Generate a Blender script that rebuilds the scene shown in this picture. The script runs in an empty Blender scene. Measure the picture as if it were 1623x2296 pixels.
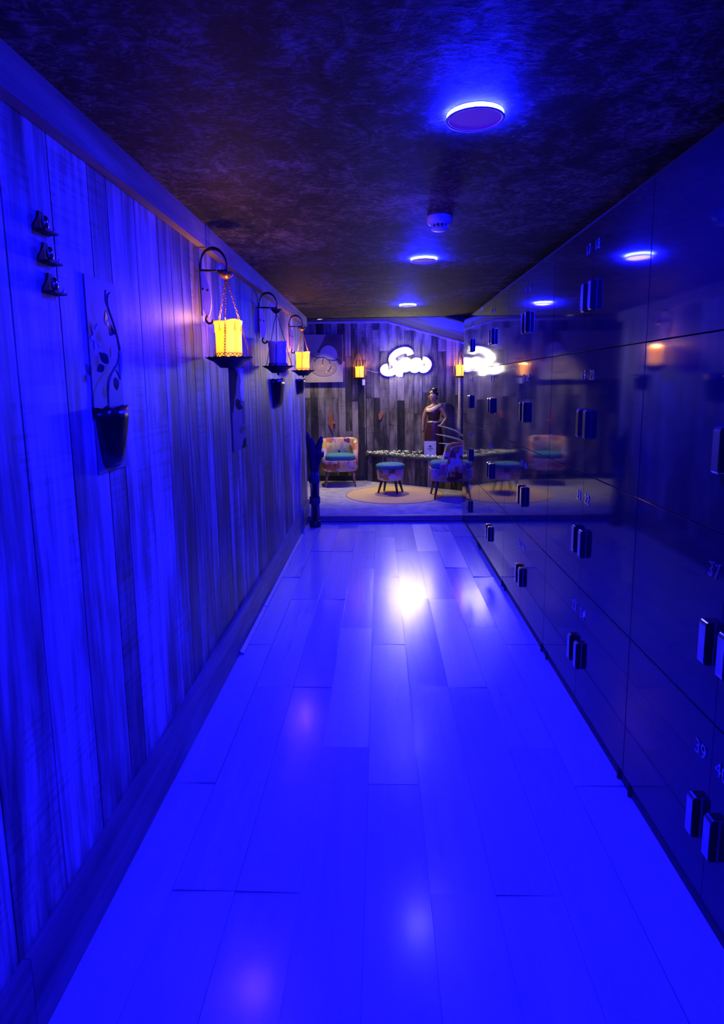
import bpy, bmesh, math, random
from mathutils import Vector, Matrix
PI = math.pi
random.seed(7)
S = bpy.context.scene
COL = S.collection

# ------------------------------------------------------------------ camera
cam_d = bpy.data.cameras.new('camera')
cam = bpy.data.objects.new('camera', cam_d)
COL.objects.link(cam)
F_PX, PITCH, YAW, ROLL = 1342.6, 0.146591, 0.0310715, 0.0131254
cp, sp, cw, sw = math.cos(PITCH), math.sin(PITCH), math.cos(YAW), math.sin(YAW)
fwd = Vector((-sw * cp, cw * cp, -sp))
right = Vector((cw, sw, 0))
down = -(right.cross(fwd))
c_, s_ = math.cos(ROLL), math.sin(ROLL)
r2 = right * c_ + down * s_
d2 = down * c_ - right * s_
cam.matrix_world = Matrix(((r2.x, -d2.x, -fwd.x, 0), (r2.y, -d2.y, -fwd.y, 0),
                           (r2.z, -d2.z, -fwd.z, 1.55), (0, 0, 0, 1)))
cam_d.sensor_fit = 'VERTICAL'
cam_d.sensor_height = 36.0
cam_d.sensor_width = 36.0 * 1623 / 2296
cam_d.lens = F_PX / 2296 * 36
cam_d.shift_y = -(1148 - 1059.5) / 2296
cam_d.clip_start = 0.02
S.camera = cam

# ------------------------------------------------------------------ world, exposure, light levels
w = bpy.data.worlds.new('world')
S.world = w
w.use_nodes = True
w.node_tree.nodes['Background'].inputs[0].default_value = (0.002, 0.002, 0.01, 1)
w.node_tree.nodes['Background'].inputs[1].default_value = 0.0
vs = S.view_settings
vs.view_transform = 'Standard'
vs.look = 'None'
vs.exposure = 0.0
vs.gamma = 1.0
vs.use_curve_mapping = False
S.cycles.max_bounces = 8
S.cycles.diffuse_bounces = 4
S.cycles.glossy_bounces = 4
S.cycles.sample_clamp_indirect = 6.0
BLUE = (0.0028, 0.0021, 1.0)
RING_STRENGTH = 2000.0       # glowing acrylic edge of each downlight
FACE_STRENGTH = 0.55         # faintly lit downlight face
NEON_STRENGTH = 52.0         # tubes of the sign
NEON_COL = (1.0, 0.86, 0.50)
ADDED_UPLIGHT_POWER = 60.0
ADDED_SPOT_POWER = 88.0
GLOW_POWER = 3.4
WAX_STRENGTH = 1.35
LAMP_POWER = 92.0            # watts of blue light thrown down by each downlight
CANDLE_POWER = 0.42
WAX_COL = (1.0, 0.31, 0.008)

# ------------------------------------------------------------------ dimensions
CEIL = 2.30
WL, WR = -0.85, 0.92           # left wall face, locker face
YEND = 6.85                    # corridor end
YSTEP = 6.646
BACK = 9.167                   # lounge back wall
FL = 0.07                      # lounge floor
YREAR = -3.6

# ------------------------------------------------------------------ helpers
def link(o, parent=None):
    COL.objects.link(o)
    if parent is not None:
        o.parent = parent
    return o

def obj(name, bm, mats, parent=None, smooth=False, bevel=0, loc=None):
    me = bpy.data.meshes.new(name)
    bmesh.ops.recalc_face_normals(bm, faces=bm.faces[:])
    bm.to_mesh(me)
    bm.free()
    if not isinstance(mats, (list, tuple)):
        mats = [mats]
    for m in mats:
        me.materials.append(m)
    if smooth:
        me.polygons.foreach_set('use_smooth', [True] * len(me.polygons))
    o = bpy.data.objects.new(name, me)
    link(o, parent)
    if loc is not None:
        o.location = loc
    if bevel:
        md = o.modifiers.new('bevel', 'BEVEL')
        md.width = bevel
        md.segments = 2
        md.limit_method = 'ANGLE'
    return o

def tag(o, label=None, cat=None, group=None, kind=None):
    if label: o['label'] = label
    if cat: o['category'] = cat
    if group: o['group'] = group
    if kind: o['kind'] = kind
    return o

def thing(name, label, cat, loc=(0, 0, 0), rz=0.0, group=None):
    o = bpy.data.objects.new(name, None)
    o.empty_display_size = 0.05
    link(o)
    o.location = loc
    o.rotation_euler = (0, 0, rz)
    return tag(o, label, cat, group)

def struct(name, bm, m, **k):
    o = obj(name, bm, m, **k)
    o['kind'] = 'structure'
    return o

def dup(root, loc, rz=None, label=None, group=None):
    r = root.copy()
    COL.objects.link(r)
    r.location = loc
    if rz is not None: r.rotation_euler = (0, 0, rz)
    if label: r['label'] = label
    if group: r['group'] = group
    for ch in list(root.children):
        c = ch.copy()
        COL.objects.link(c)
        c.parent = r
        for g in list(ch.children):
            d = g.copy()
            COL.objects.link(d)
            d.parent = c
    return r

def box(bm, c, s, rot=None, mi=0):
    M = Matrix.Translation(Vector(c))
    if rot is not None: M = M @ rot
    M = M @ Matrix.Diagonal((s[0], s[1], s[2], 1))
    r = bmesh.ops.create_cube(bm, size=1, matrix=M)
    fs = set(f for v in r['verts'] for f in v.link_faces)
    for f in fs: f.material_index = mi
    return list(fs)

def span(bm, a, b, mi=0):
    return box(bm, [(a[i] + b[i]) / 2 for i in range(3)], [abs(b[i] - a[i]) for i in range(3)], mi=mi)

def cone(bm, p0, p1, r0, r1, seg=16, mi=0, caps=True):
    p0, p1 = Vector(p0), Vector(p1)
    d = p1 - p0
    M = Matrix.Translation((p0 + p1) / 2) @ d.to_track_quat('Z', 'Y').to_matrix().to_4x4()
    r = bmesh.ops.create_cone(bm, cap_ends=caps, segments=seg, radius1=r0, radius2=r1, depth=d.length, matrix=M)
    for f in set(f for v in r['verts'] for f in v.link_faces): f.material_index = mi

def ball(bm, c, r, sc=(1, 1, 1), rot=None, u=14, v=9, mi=0):
    M = Matrix.Translation(Vector(c))
    if rot is not None: M = M @ rot
    M = M @ Matrix.Diagonal((sc[0], sc[1], sc[2], 1))
    q = bmesh.ops.create_uvsphere(bm, u_segments=u, v_segments=v, radius=r, matrix=M)
    for f in set(f for x in q['verts'] for f in x.link_faces): f.material_index = mi

def lathe(bm, prof, c=(0, 0, 0), seg=32, mi=0, wob=None):
    """prof: list of (r, z); wob(angle, i) -> (dr, dz)"""
    rings = []
    for i, (r, z) in enumerate(prof):
        ring = []
        for k in range(seg):
            a = 2 * PI * k / seg
            dr, dz = wob(a, i) if wob else (0, 0)
            ring.append(bm.verts.new((c[0] + (r + dr) * math.cos(a), c[1] + (r + dr) * math.sin(a), c[2] + z + dz)))
        rings.append(ring)
    for i in range(len(rings) - 1):
        for k in range(seg):
            k2 = (k + 1) % seg
            f = bm.faces.new((rings[i][k], rings[i][k2], rings[i + 1][k2], rings[i + 1][k]))
            f.material_index = mi
    for ring, (r, z) in ((rings[0], prof[0]), (rings[-1], prof[-1])):
        if r > 1e-4:
            f = bm.faces.new(ring)
            f.material_index = mi

def catmull(pts, n=8, closed=False):
    P = [Vector(p) for p in pts]
    out = []
    m = len(P)
    for i in range(m if closed else m - 1):
        if closed:
            a, b, c, d = P[(i - 1) % m], P[i], P[(i + 1) % m], P[(i + 2) % m]
        else:
            a, b, c, d = P[max(i - 1, 0)], P[i], P[i + 1], P[min(i + 2, m - 1)]
        for k in range(n):
            t = k / n
            out.append(0.5 * ((2 * b) + (c - a) * t + (2 * a - 5 * b + 4 * c - d) * t * t + (3 * b - a - 3 * c + d) * t ** 3))
    if not closed: out.append(P[-1])
    return out

def tube(bm, pts, r, seg=8, closed=False, mi=0, flat=None):
    """r float or list; flat=(axis Vector, factor) squashes the section along an axis"""
    P = [Vector(p) for p in pts]
    n = len(P)
    rings = []
    prev = None
    for i, p in enumerate(P):
        if closed: t = P[(i + 1) % n] - P[(i - 1) % n]
        else: t = P[min(i + 1, n - 1)] - P[max(i - 1, 0)]
        if t.length < 1e-9: t = Vector((0, 0, 1))
        t.normalize()
        if prev is None:
            ref = Vector((0, 0, 1)) if abs(t.z) < 0.9 else Vector((1, 0, 0))
            u = t.cross(ref).normalized()
        else:
            u = (prev - t * prev.dot(t))
            u = u.normalized() if u.length > 1e-6 else t.orthogonal().normalized()
        prev = u
        v = t.cross(u)
        rr = r[i] if isinstance(r, (list, tuple)) else r
        ring = []
        for k in range(seg):
            a = 2 * PI * k / seg
            off = (u * math.cos(a) + v * math.sin(a)) * rr
            if flat is not None:
                off = off - flat[0] * off.dot(flat[0]) * (1 - flat[1])
            ring.append(bm.verts.new(p + off))
        rings.append(ring)
    for i in range(n if closed else n - 1):
        A, B = rings[i], rings[(i + 1) % n]
        for k in range(seg):
            f = bm.faces.new((A[k], A[(k + 1) % seg], B[(k + 1) % seg], B[k]))
            f.material_index = mi
    if not closed:
        bm.faces.new(rings[0]).material_index = mi
        bm.faces.new(rings[-1]).material_index = mi

def prism(bm, poly, depth, mapf, mi=0):
    """poly: 2-D outline, extruded by depth; mapf(u, v, w) -> xyz"""
    A = [bm.verts.new(mapf(u, v, 0)) for u, v in poly]
    B = [bm.verts.new(mapf(u, v, depth)) for u, v in poly]
    n = len(A)
    for f in (bm.faces.new(A), bm.faces.new(B)): f.material_index = mi
    for i in range(n):
        bm.faces.new((A[i], A[(i + 1) % n], B[(i + 1) % n], B[i])).material_index = mi

def leaf_poly(c, L, W, ang, n=7):
    """pointed leaf outline in 2-D, base at c"""
    out = []
    for i in range(n + 1):
        t = i / n
        out.append((L * t, W * math.sin(PI * t ** 0.8)))
    for i in range(n - 1, 0, -1):
        t = i / n
        out.append((L * t, -W * math.sin(PI * t ** 0.8)))
    ca, sa = math.cos(ang), math.sin(ang)
    return [(c[0] + x * ca - y * sa, c[1] + x * sa + y * ca) for x, y in out]

# ------------------------------------------------------------------ materials
def new_mat(name):
    m = bpy.data.materials.new(name)
    m.use_nodes = True
    nt = m.node_tree
    return m, nt, nt.nodes['Principled BSDF']

def N(nt, typ, **props):
    n = nt.nodes.new(typ)
    for k, v in props.items(): setattr(n, k, v)
    return n

def ramp(nt, src, stops, interp='LINEAR'):
    r = N(nt, 'ShaderNodeValToRGB')
    r.color_ramp.interpolation = interp
    el = r.color_ramp.elements
    while len(el) < len(stops): el.new(0.5)
    for e, (p, c) in zip(el, stops):
        e.position = p
        e.color = (*c, 1) if len(c) == 3 else c
    nt.links.new(src, r.inputs[0])
    return r.outputs[0]

def mapping(nt, scale, coord='Object'):
    tc = N(nt, 'ShaderNodeTexCoord')
    mp = N(nt, 'ShaderNodeMapping')
    mp.inputs['Scale'].default_value = scale
    nt.links.new(tc.outputs[coord], mp.inputs[0])
    return mp.outputs[0]

def noise(nt, vec, scale=5, detail=4, rough=0.55, dist=0.0, wsrc=None):
    n = N(nt, 'ShaderNodeTexNoise')
    n.inputs['Scale'].default_value = scale
    n.inputs['Detail'].default_value = detail
    n.inputs['Roughness'].default_value = rough
    n.inputs['Distortion'].default_value = dist
    if wsrc is not None:
        n.noise_dimensions = '4D'
        nt.links.new(wsrc, n.inputs['W'])
    nt.links.new(vec, n.inputs['Vector'])
    return n.outputs[0]

def mth(nt, op, a, b=None, clamp=False):
    n = N(nt, 'ShaderNodeMath', operation=op, use_clamp=clamp)
    for i, x in enumerate((a, b)):
        if x is None: continue
        if isinstance(x, (int, float)): n.inputs[i].default_value = x
        else: nt.links.new(x, n.inputs[i])
    return n.outputs[0]

def mix(nt, f, a, b, blend='MIX'):
    n = N(nt, 'ShaderNodeMix', data_type='RGBA', blend_type=blend)
    for sock, x in ((n.inputs[0], f), (n.inputs[6], a), (n.inputs[7], b)):
        if isinstance(x, (int, float)): sock.default_value = x
        elif isinstance(x, (tuple, list)): sock.default_value = (*x, 1) if len(x) == 3 else x
        else: nt.links.new(x, sock)
    return n.outputs[2]

def bump(nt, b, h, strength=0.3, dist=0.01):
    n = N(nt, 'ShaderNodeBump')
    n.inputs['Strength'].default_value = strength
    n.inputs['Distance'].default_value = dist
    nt.links.new(h, n.inputs['Height'])
    nt.links.new(n.outputs[0], b.inputs['Normal'])

def plain(name, col, rough=0.5, metal=0.0, spec=0.5, col2=None, nscale=20, bstr=0.0, stretch=(1, 1, 1), coat=0.0):
    m, nt, b = new_mat(name)
    b.inputs['Base Color'].default_value = (*col, 1)
    b.inputs['Roughness'].default_value = rough
    b.inputs['Metallic'].default_value = metal
    b.inputs['Specular IOR Level'].default_value = spec
    b.inputs['Coat Weight'].default_value = coat
    v = mapping(nt, stretch)
    n = noise(nt, v, nscale, 4)
    c2 = col2 if col2 else tuple(x * 0.75 for x in col)
    nt.links.new(ramp(nt, n, [(0.3, col), (0.7, c2)]), b.inputs['Base Color'])
    if bstr: bump(nt, b, n, bstr, 0.004)
    return m

def emis(name, col, strength):
    m, nt, b = new_mat(name)
    b.inputs['Base Color'].default_value = (0.02, 0.02, 0.02, 1)
    b.inputs['Emission Color'].default_value = (*col, 1)
    b.inputs['Emission Strength'].default_value = strength
    return m

def attr(nt, name='pk'):
    a = N(nt, 'ShaderNodeAttribute')
    a.attribute_name = name
    return a.outputs['Fac']

def plank_mat(name, stops, axis, rough=0.6, saw=0.25, grain=9, long=0.9, spec=0.4, bs=0.25, pkw=0.55):
    """boards running along `axis`; a random value per board is stored in face attribute pk"""
    m, nt, b = new_mat(name)
    sc = [grain, grain, grain]
    sc[axis] = long
    pk = attr(nt)
    w = mth(nt, 'MULTIPLY', pk, 37.0)
    n1 = noise(nt, mapping(nt, tuple(sc)), 1.0, 6, 0.62, 0.6, wsrc=w)
    sc2 = [grain * 6, grain * 6, grain * 6]
    sc2[axis] = long * 2.2
    n2 = noise(nt, mapping(nt, tuple(sc2)), 1.0, 4, 0.6, 0.2, wsrc=w)
    sc3 = [3.0, 3.0, 3.0]
    sc3[axis] = 2.0
    n3 = noise(nt, mapping(nt, tuple(sc3)), 1.0, 3, 0.5, 0.3, wsrc=w)
    f = mth(nt, 'ADD', mth(nt, 'MULTIPLY', pk, pkw), mth(nt, 'MULTIPLY', mth(nt, 'SUBTRACT', n1, 0.5), 1.9))
    f = mth(nt, 'ADD', f, mth(nt, 'MULTIPLY', mth(nt, 'SUBTRACT', n2, 0.5), 0.7))
    f = mth(nt, 'ADD', f, mth(nt, 'MULTIPLY', mth(nt, 'SUBTRACT', n3, 0.45), 0.9))
    f = mth(nt, 'ADD', f, 0.22)
    if saw:
        sw = [1.5, 1.5, 1.5]
        sw[axis] = 75.0
        s = noise(nt, mapping(nt, tuple(sw)), 1.0, 2, 0.5, 0.15)
        msk = mth(nt, 'GREATER_THAN', n3, 0.53)
        f = mth(nt, 'SUBTRACT', f, mth(nt, 'MULTIPLY', mth(nt, 'MULTIPLY', mth(nt, 'GREATER_THAN', s, 0.55), msk), saw))
    c = ramp(nt, f, stops)
    nt.links.new(c, b.inputs['Base Color'])
    b.inputs['Roughness'].default_value = rough
    b.inputs['Specular IOR Level'].default_value = spec
    bump(nt, b, f, bs, 0.004)
    return m

def set_pk(o, vals):
    a = o.data.attributes.new('pk', 'FLOAT', 'FACE')
    a.data.foreach_set('value', vals)

M = {}
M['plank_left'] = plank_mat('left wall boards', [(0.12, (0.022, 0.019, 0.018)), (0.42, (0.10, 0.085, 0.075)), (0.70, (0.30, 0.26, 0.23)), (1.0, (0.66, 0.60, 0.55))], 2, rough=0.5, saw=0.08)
M['plank_back'] = plank_mat('weathered grey boards', [(0.1, (0.006, 0.005, 0.005)), (0.42, (0.040, 0.033, 0.027)), (0.72, (0.15, 0.125, 0.10)), (1.0, (0.27, 0.235, 0.20))], 2, rough=0.75, saw=0.1, grain=7, long=1.6, pkw=0.7)
M['skirting'] = plank_mat('skirting board', [(0.1, (0.03, 0.026, 0.022)), (0.5, (0.11, 0.095, 0.085)), (1.0, (0.26, 0.23, 0.21))], 1, rough=0.5, saw=0.0)
M['beam'] = plank_mat('beam timber', [(0.1, (0.10, 0.07, 0.05)), (0.6, (0.26, 0.19, 0.14)), (1.0, (0.42, 0.33, 0.26))], 1, rough=0.55, saw=0.0)

def floor_mat():
    m, nt, b = new_mat('laminate boards')
    pk = attr(nt)
    w = mth(nt, 'MULTIPLY', pk, 23.0)
    n1 = noise(nt, mapping(nt, (14, 1.1, 14)), 1.0, 5, 0.6, 0.5, wsrc=w)
    n2 = noise(nt, mapping(nt, (60, 3.0, 60)), 1.0, 3, 0.6, 0.1, wsrc=w)
    f = mth(nt, 'ADD', mth(nt, 'MULTIPLY', n1, 0.85), mth(nt, 'MULTIPLY', n2, 0.15))
    c = ramp(nt, f, [(0.25, (0.46, 0.43, 0.40)), (0.55, (0.56, 0.53, 0.49)), (0.8, (0.63, 0.60, 0.57))])
    sp = noise(nt, mapping(nt, (6, 6, 6)), 1.0, 2, 0.5)
    c = mix(nt, mth(nt, 'MULTIPLY', mth(nt, 'GREATER_THAN', sp, 0.77), 0.5), c, (0.10, 0.09, 0.08))
    nt.links.new(c, b.inputs['Base Color'])
    rg = mth(nt, 'ADD', ramp(nt, n1, [(0.2, (0.19,) * 3), (0.8, (0.23,) * 3)]), mth(nt, 'MULTIPLY', pk, 0.12))
    nt.links.new(rg, b.inputs['Roughness'])
    b.inputs['Specular IOR Level'].default_value = 0.8
    b.inputs['Coat Weight'].default_value = 1.0
    nt.links.new(mth(nt, 'ADD', mth(nt, 'MULTIPLY', pk, 0.11), 0.14), b.inputs['Coat Roughness'])
    b.inputs['Coat IOR'].default_value = 1.55
    bump(nt, b, n1, 0.010, 0.002)
    return m
M['floor'] = floor_mat()

def ceiling_mat():
    m, nt, b = new_mat('dark figured ceiling paper')
    v = mapping(nt, (1, 1, 1))
    n1 = noise(nt, mapping(nt, (6.5, 5.0, 1)), 1.0, 6, 0.68, 1.6)
    n2 = noise(nt, mapping(nt, (17, 30, 1)), 1.0, 5, 0.7, 2.4)
    n3 = noise(nt, mapping(nt, (1.3, 1.6, 1)), 1.0, 3, 0.5, 0.5)
    f = mth(nt, 'MULTIPLY', mth(nt, 'POWER', n2, 1.8), mth(nt, 'POWER', n1, 1.6))
    f = mth(nt, 'MULTIPLY', f, mth(nt, 'MULTIPLY', n3, 7.0))
    c = ramp(nt, f, [(0.10, (0.010, 0.009, 0.009)), (0.30, (0.035, 0.031, 0.028)), (0.58, (0.17, 0.145, 0.13)), (0.9, (0.34, 0.30, 0.27))])
    nt.links.new(c, b.inputs['Base Color'])
    b.inputs['Roughness'].default_value = 0.7
    b.inputs['Specular IOR Level'].default_value = 0.2
    bump(nt, b, f, 0.3, 0.004)
    return m
M['ceiling'] = ceiling_mat()

def locker_mat():
    m, nt, b = new_mat('high gloss locker laminate')
    n = noise(nt, mapping(nt, (1, 1.2, 1.2)), 1.5, 3, 0.5)
    nt.links.new(ramp(nt, n, [(0.3, (0.018, 0.016, 0.019)), (0.7, (0.023, 0.020, 0.024))]), b.inputs['Base Color'])
    b.inputs['Roughness'].default_value = 0.055
    b.inputs['IOR'].default_value = 1.68
    n2 = noise(nt, mapping(nt, (1, 3, 3)), 1.0, 2, 0.5)
    bump(nt, b, n2, 0.04, 0.01)
    return m
M['locker'] = locker_mat()
M['black'] = plain('matt black', (0.006, 0.006, 0.007), 0.6)
M['iron'] = plain('wrought iron', (0.010, 0.009, 0.009), 0.42, metal=0.3, col2=(0.03, 0.022, 0.016), nscale=60)
M['iron_pale'] = plain('pale painted steel', (0.72, 0.72, 0.74), 0.35, metal=0.1)
M['chrome'] = plain('chrome', (0.72, 0.72, 0.74), 0.14, metal=1.0, col2=(0.6, 0.6, 0.62))
M['candlelit_brass'] = plain('aged brass', (0.50, 0.27, 0.07), 0.32, metal=0.8, col2=(0.22, 0.10, 0.03), nscale=60)
M['white_plastic'] = plain('white plastic', (0.72, 0.72, 0.72), 0.4, col2=(0.66, 0.66, 0.66))
M['ring'] = emis('glowing acrylic edge', (0.0035, 0.0052, 1.0), RING_STRENGTH)
M['face'] = emis('lamp face', (0.06, 0.0, 1.0), FACE_STRENGTH)
M['neon'] = emis('neon tube', NEON_COL, NEON_STRENGTH)
M['acrylic'] = plain('white acrylic', (0.85, 0.84, 0.80), 0.35, col2=(0.82, 0.81, 0.77))
M['wire'] = plain('pale wire', (0.7, 0.65, 0.58), 0.4)
M['carpet'] = plain('mottled grey carpet', (0.50, 0.46, 0.44), 0.95, spec=0.1, col2=(0.30, 0.28, 0.275), nscale=9, bstr=0.4)
M['step'] = plain('step edging', (0.26, 0.19, 0.15), 0.38, col2=(0.34, 0.26, 0.21), nscale=6, stretch=(0.6, 8, 14))
M['rug'] = plain('tan rug', (0.66, 0.46, 0.20), 0.95, spec=0.1, col2=(0.60, 0.41, 0.17), nscale=60, bstr=0.3)
M['rug_edge'] = plain('rug binding', (0.16, 0.07, 0.05), 0.9)
M['teal'] = plain('teal velvet', (0.035, 0.19, 0.23), 0.8, col2=(0.028, 0.15, 0.19), nscale=30)
M['wood_leg'] = plain('oak leg', (0.30, 0.17, 0.08), 0.45, col2=(0.22, 0.12, 0.055), nscale=10, stretch=(6, 6, 1))
M['dark_leg'] = plain('dark wood leg', (0.10, 0.055, 0.035), 0.45, col2=(0.07, 0.035, 0.02), nscale=10, stretch=(6, 6, 1))
M['lounge_paint'] = plain('pale purple grey paint', (0.30, 0.29, 0.31), 0.8)
M['slope'] = plain('boarding with blue light in its colour', (0.035, 0.032, 0.20), 0.9, spec=0.05, col2=(0.012, 0.011, 0.04), nscale=2.2, stretch=(1, 2.5, 1))  # blue light on the lounge ceiling is put into the base colour
M['trim'] = plain('ceiling trim', (0.42, 0.36, 0.34), 0.5)
M['dark_wall'] = plain('dark paint', (0.05, 0.05, 0.055), 0.8)
M['pot'] = plain('glossy black bark', (0.006, 0.006, 0.007), 0.22, col2=(0.02, 0.018, 0.016), nscale=22, bstr=0.9, stretch=(1, 1, 0.4), spec=0.6)
M['twig'] = plain('dry twig', (0.30, 0.22, 0.14), 0.6, col2=(0.16, 0.11, 0.07), nscale=40)
M['dead_leaf'] = plain('dry dark leaf', (0.025, 0.02, 0.015), 0.5, col2=(0.05, 0.035, 0.02), nscale=30)
M['pale_pod'] = plain('pale seed pod', (0.72, 0.66, 0.50), 0.35)
M['canvas'] = plain('canvas print', (0.22, 0.19, 0.20), 0.55, col2=(0.17, 0.145, 0.16), nscale=5)
M['petal'] = plain('printed pale petal', (0.42, 0.39, 0.42), 0.6)
M['print_dark'] = plain('printed dark', (0.008, 0.007, 0.008), 0.9, spec=0.1)
M['skin_print'] = plain('printed skin tone', (0.20, 0.11, 0.09), 0.8, col2=(0.15, 0.075, 0.07), nscale=5)
M['lip_print'] = plain('printed lip', (0.05, 0.008, 0.012), 0.8)
M['leaf'] = plain('ivy leaf', (0.05, 0.12, 0.035), 0.5, col2=(0.14, 0.22, 0.06), nscale=30)
M['blossom'] = plain('white blossom', (0.86, 0.88, 0.62), 0.6, col2=(0.72, 0.78, 0.45), nscale=40)
M['frond'] = plain('pale frond', (0.62, 0.66, 0.36), 0.5, col2=(0.48, 0.52, 0.28), nscale=14)
M['pole'] = plain('rope wrapped pole', (0.70, 0.60, 0.42), 0.6, col2=(0.48, 0.40, 0.27), nscale=12, stretch=(1, 1, 5), bstr=0.5)
M['orange'] = plain('burnt orange paint', (0.50, 0.17, 0.012), 0.5, col2=(0.36, 0.10, 0.01), nscale=30)
M['paper'] = plain('white paper', (0.42, 0.39, 0.46), 0.5, col2=(0.41, 0.38, 0.45))
M['ink'] = plain('ink', (0.06, 0.05, 0.09), 0.6)
M['statue'] = plain('carved lacquered wood', (0.40, 0.20, 0.11), 0.35, col2=(0.28, 0.12, 0.07), nscale=12, spec=0.6)
M['statue_cloth'] = plain('dark plum lacquer', (0.050, 0.012, 0.020), 0.35, col2=(0.03, 0.006, 0.012), nscale=12)
M['statue_hair'] = plain('black lacquer', (0.008, 0.006, 0.006), 0.35)
M['statue_gilt'] = plain('gilded wood', (0.74, 0.58, 0.36), 0.35, col2=(0.62, 0.46, 0.27), nscale=16)
M['plume'] = plain('dark dried plume', (0.035, 0.018, 0.026), 0.8, col2=(0.07, 0.035, 0.04), nscale=40, bstr=0.5)
M['cane'] = plain('dark cane', (0.020, 0.015, 0.015), 0.4, col2=(0.05, 0.04, 0.035), nscale=20, stretch=(1, 1, 0.3))
M['cane_pale'] = plain('pale cane', (0.42, 0.34, 0.28), 0.5, col2=(0.28, 0.22, 0.18), nscale=20, stretch=(1, 1, 3))
M['rope'] = plain('twisted rope', (0.16, 0.13, 0.12), 0.8, col2=(0.06, 0.05, 0.05), nscale=50, stretch=(1, 1, 4), bstr=0.6)
M['stone'] = plain('painted pale stone', (0.42, 0.36, 0.37), 0.6, col2=(0.36, 0.30, 0.32), nscale=10)
M['art_ground'] = plain('painted beige ground', (0.36, 0.29, 0.25), 0.6, col2=(0.28, 0.22, 0.20), nscale=4)
M['art_dark'] = plain('painted dark smoke', (0.035, 0.022, 0.020), 0.6, col2=(0.09, 0.07, 0.055), nscale=7)
M['art_grey'] = plain('painted shadow', (0.20, 0.13, 0.13), 0.6, col2=(0.26, 0.18, 0.17), nscale=8)
M['art_yellow'] = plain('painted yellow blossom', (0.52, 0.34, 0.03), 0.6, col2=(0.36, 0.22, 0.02), nscale=30)
M['art_branch'] = plain('painted branch', (0.05, 0.03, 0.025), 0.6)

def wax_mat(lit):
    m, nt, b = new_mat('lit wax' if lit else 'unlit wax')
    n = noise(nt, mapping(nt, (1, 1, 0.5)), 30, 3)
    b.inputs['Roughness'].default_value = 0.45
    if lit:
        nt.links.new(ramp(nt, n, [(0.3, (0.80, 0.42, 0.04)), (0.7, (0.72, 0.36, 0.03))]), b.inputs['Base Color'])
        b.inputs['Emission Color'].default_value = (*WAX_COL, 1)
        b.inputs['Emission Strength'].default_value = WAX_STRENGTH
        tr = N(nt, 'ShaderNodeBsdfTranslucent')
        tr.inputs[0].default_value = (0.95, 0.74, 0.12, 1)
        mx = N(nt, 'ShaderNodeMixShader')
        mx.inputs[0].default_value = 0.22
        nt.links.new(b.outputs[0], mx.inputs[1])
        nt.links.new(tr.outputs[0], mx.inputs[2])
        nt.links.new(mx.outputs[0], nt.nodes['Material Output'].inputs[0])
    else:
        nt.links.new(ramp(nt, n, [(0.3, (0.70, 0.66, 0.62)), (0.7, (0.62, 0.58, 0.55))]), b.inputs['Base Color'])
    return m
M['wax_lit'] = wax_mat(True)
M['wax_off'] = wax_mat(False)

def fabric_mat():
    m, nt, b = new_mat('geometric patterned fabric')
    vo = N(nt, 'ShaderNodeTexVoronoi', feature='F1', distance='CHEBYCHEV')
    vo.inputs['Scale'].default_value = 11.0
    vo.inputs['Randomness'].default_value = 0.75
    nt.links.new(mapping(nt, (1, 1, 1)), vo.inputs['Vector'])
    sep = N(nt, 'ShaderNodeSeparateColor')
    nt.links.new(vo.outputs['Color'], sep.inputs[0])
    c = ramp(nt, sep.outputs[0], [(0.0, (0.60, 0.52, 0.40)), (0.22, (0.55, 0.19, 0.05)), (0.42, (0.18, 0.04, 0.11)), (0.58, (0.60, 0.40, 0.06)), (0.74, (0.30, 0.17, 0.42)), (0.88, (0.50, 0.22, 0.22))], 'CONSTANT')
    d = vo.outputs['Distance']
    st = mth(nt, 'FRACT', mth(nt, 'MULTIPLY', d, 32.0))
    line = mth(nt, 'GREATER_THAN', st, 0.66)
    c2 = ramp(nt, sep.outputs[1], [(0.0, (0.68, 0.60, 0.48)), (0.35, (0.03, 0.015, 0.04)), (0.6, (0.58, 0.48, 0.40)), (0.8, (0.30, 0.06, 0.05))], 'CONSTANT')
    c = mix(nt, line, c, c2)
    nt.links.new(c, b.inputs['Base Color'])
    b.inputs['Roughness'].default_value = 0.9
    b.inputs['Specular IOR Level'].default_value = 0.15
    return m
M['fabric'] = fabric_mat()

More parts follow.
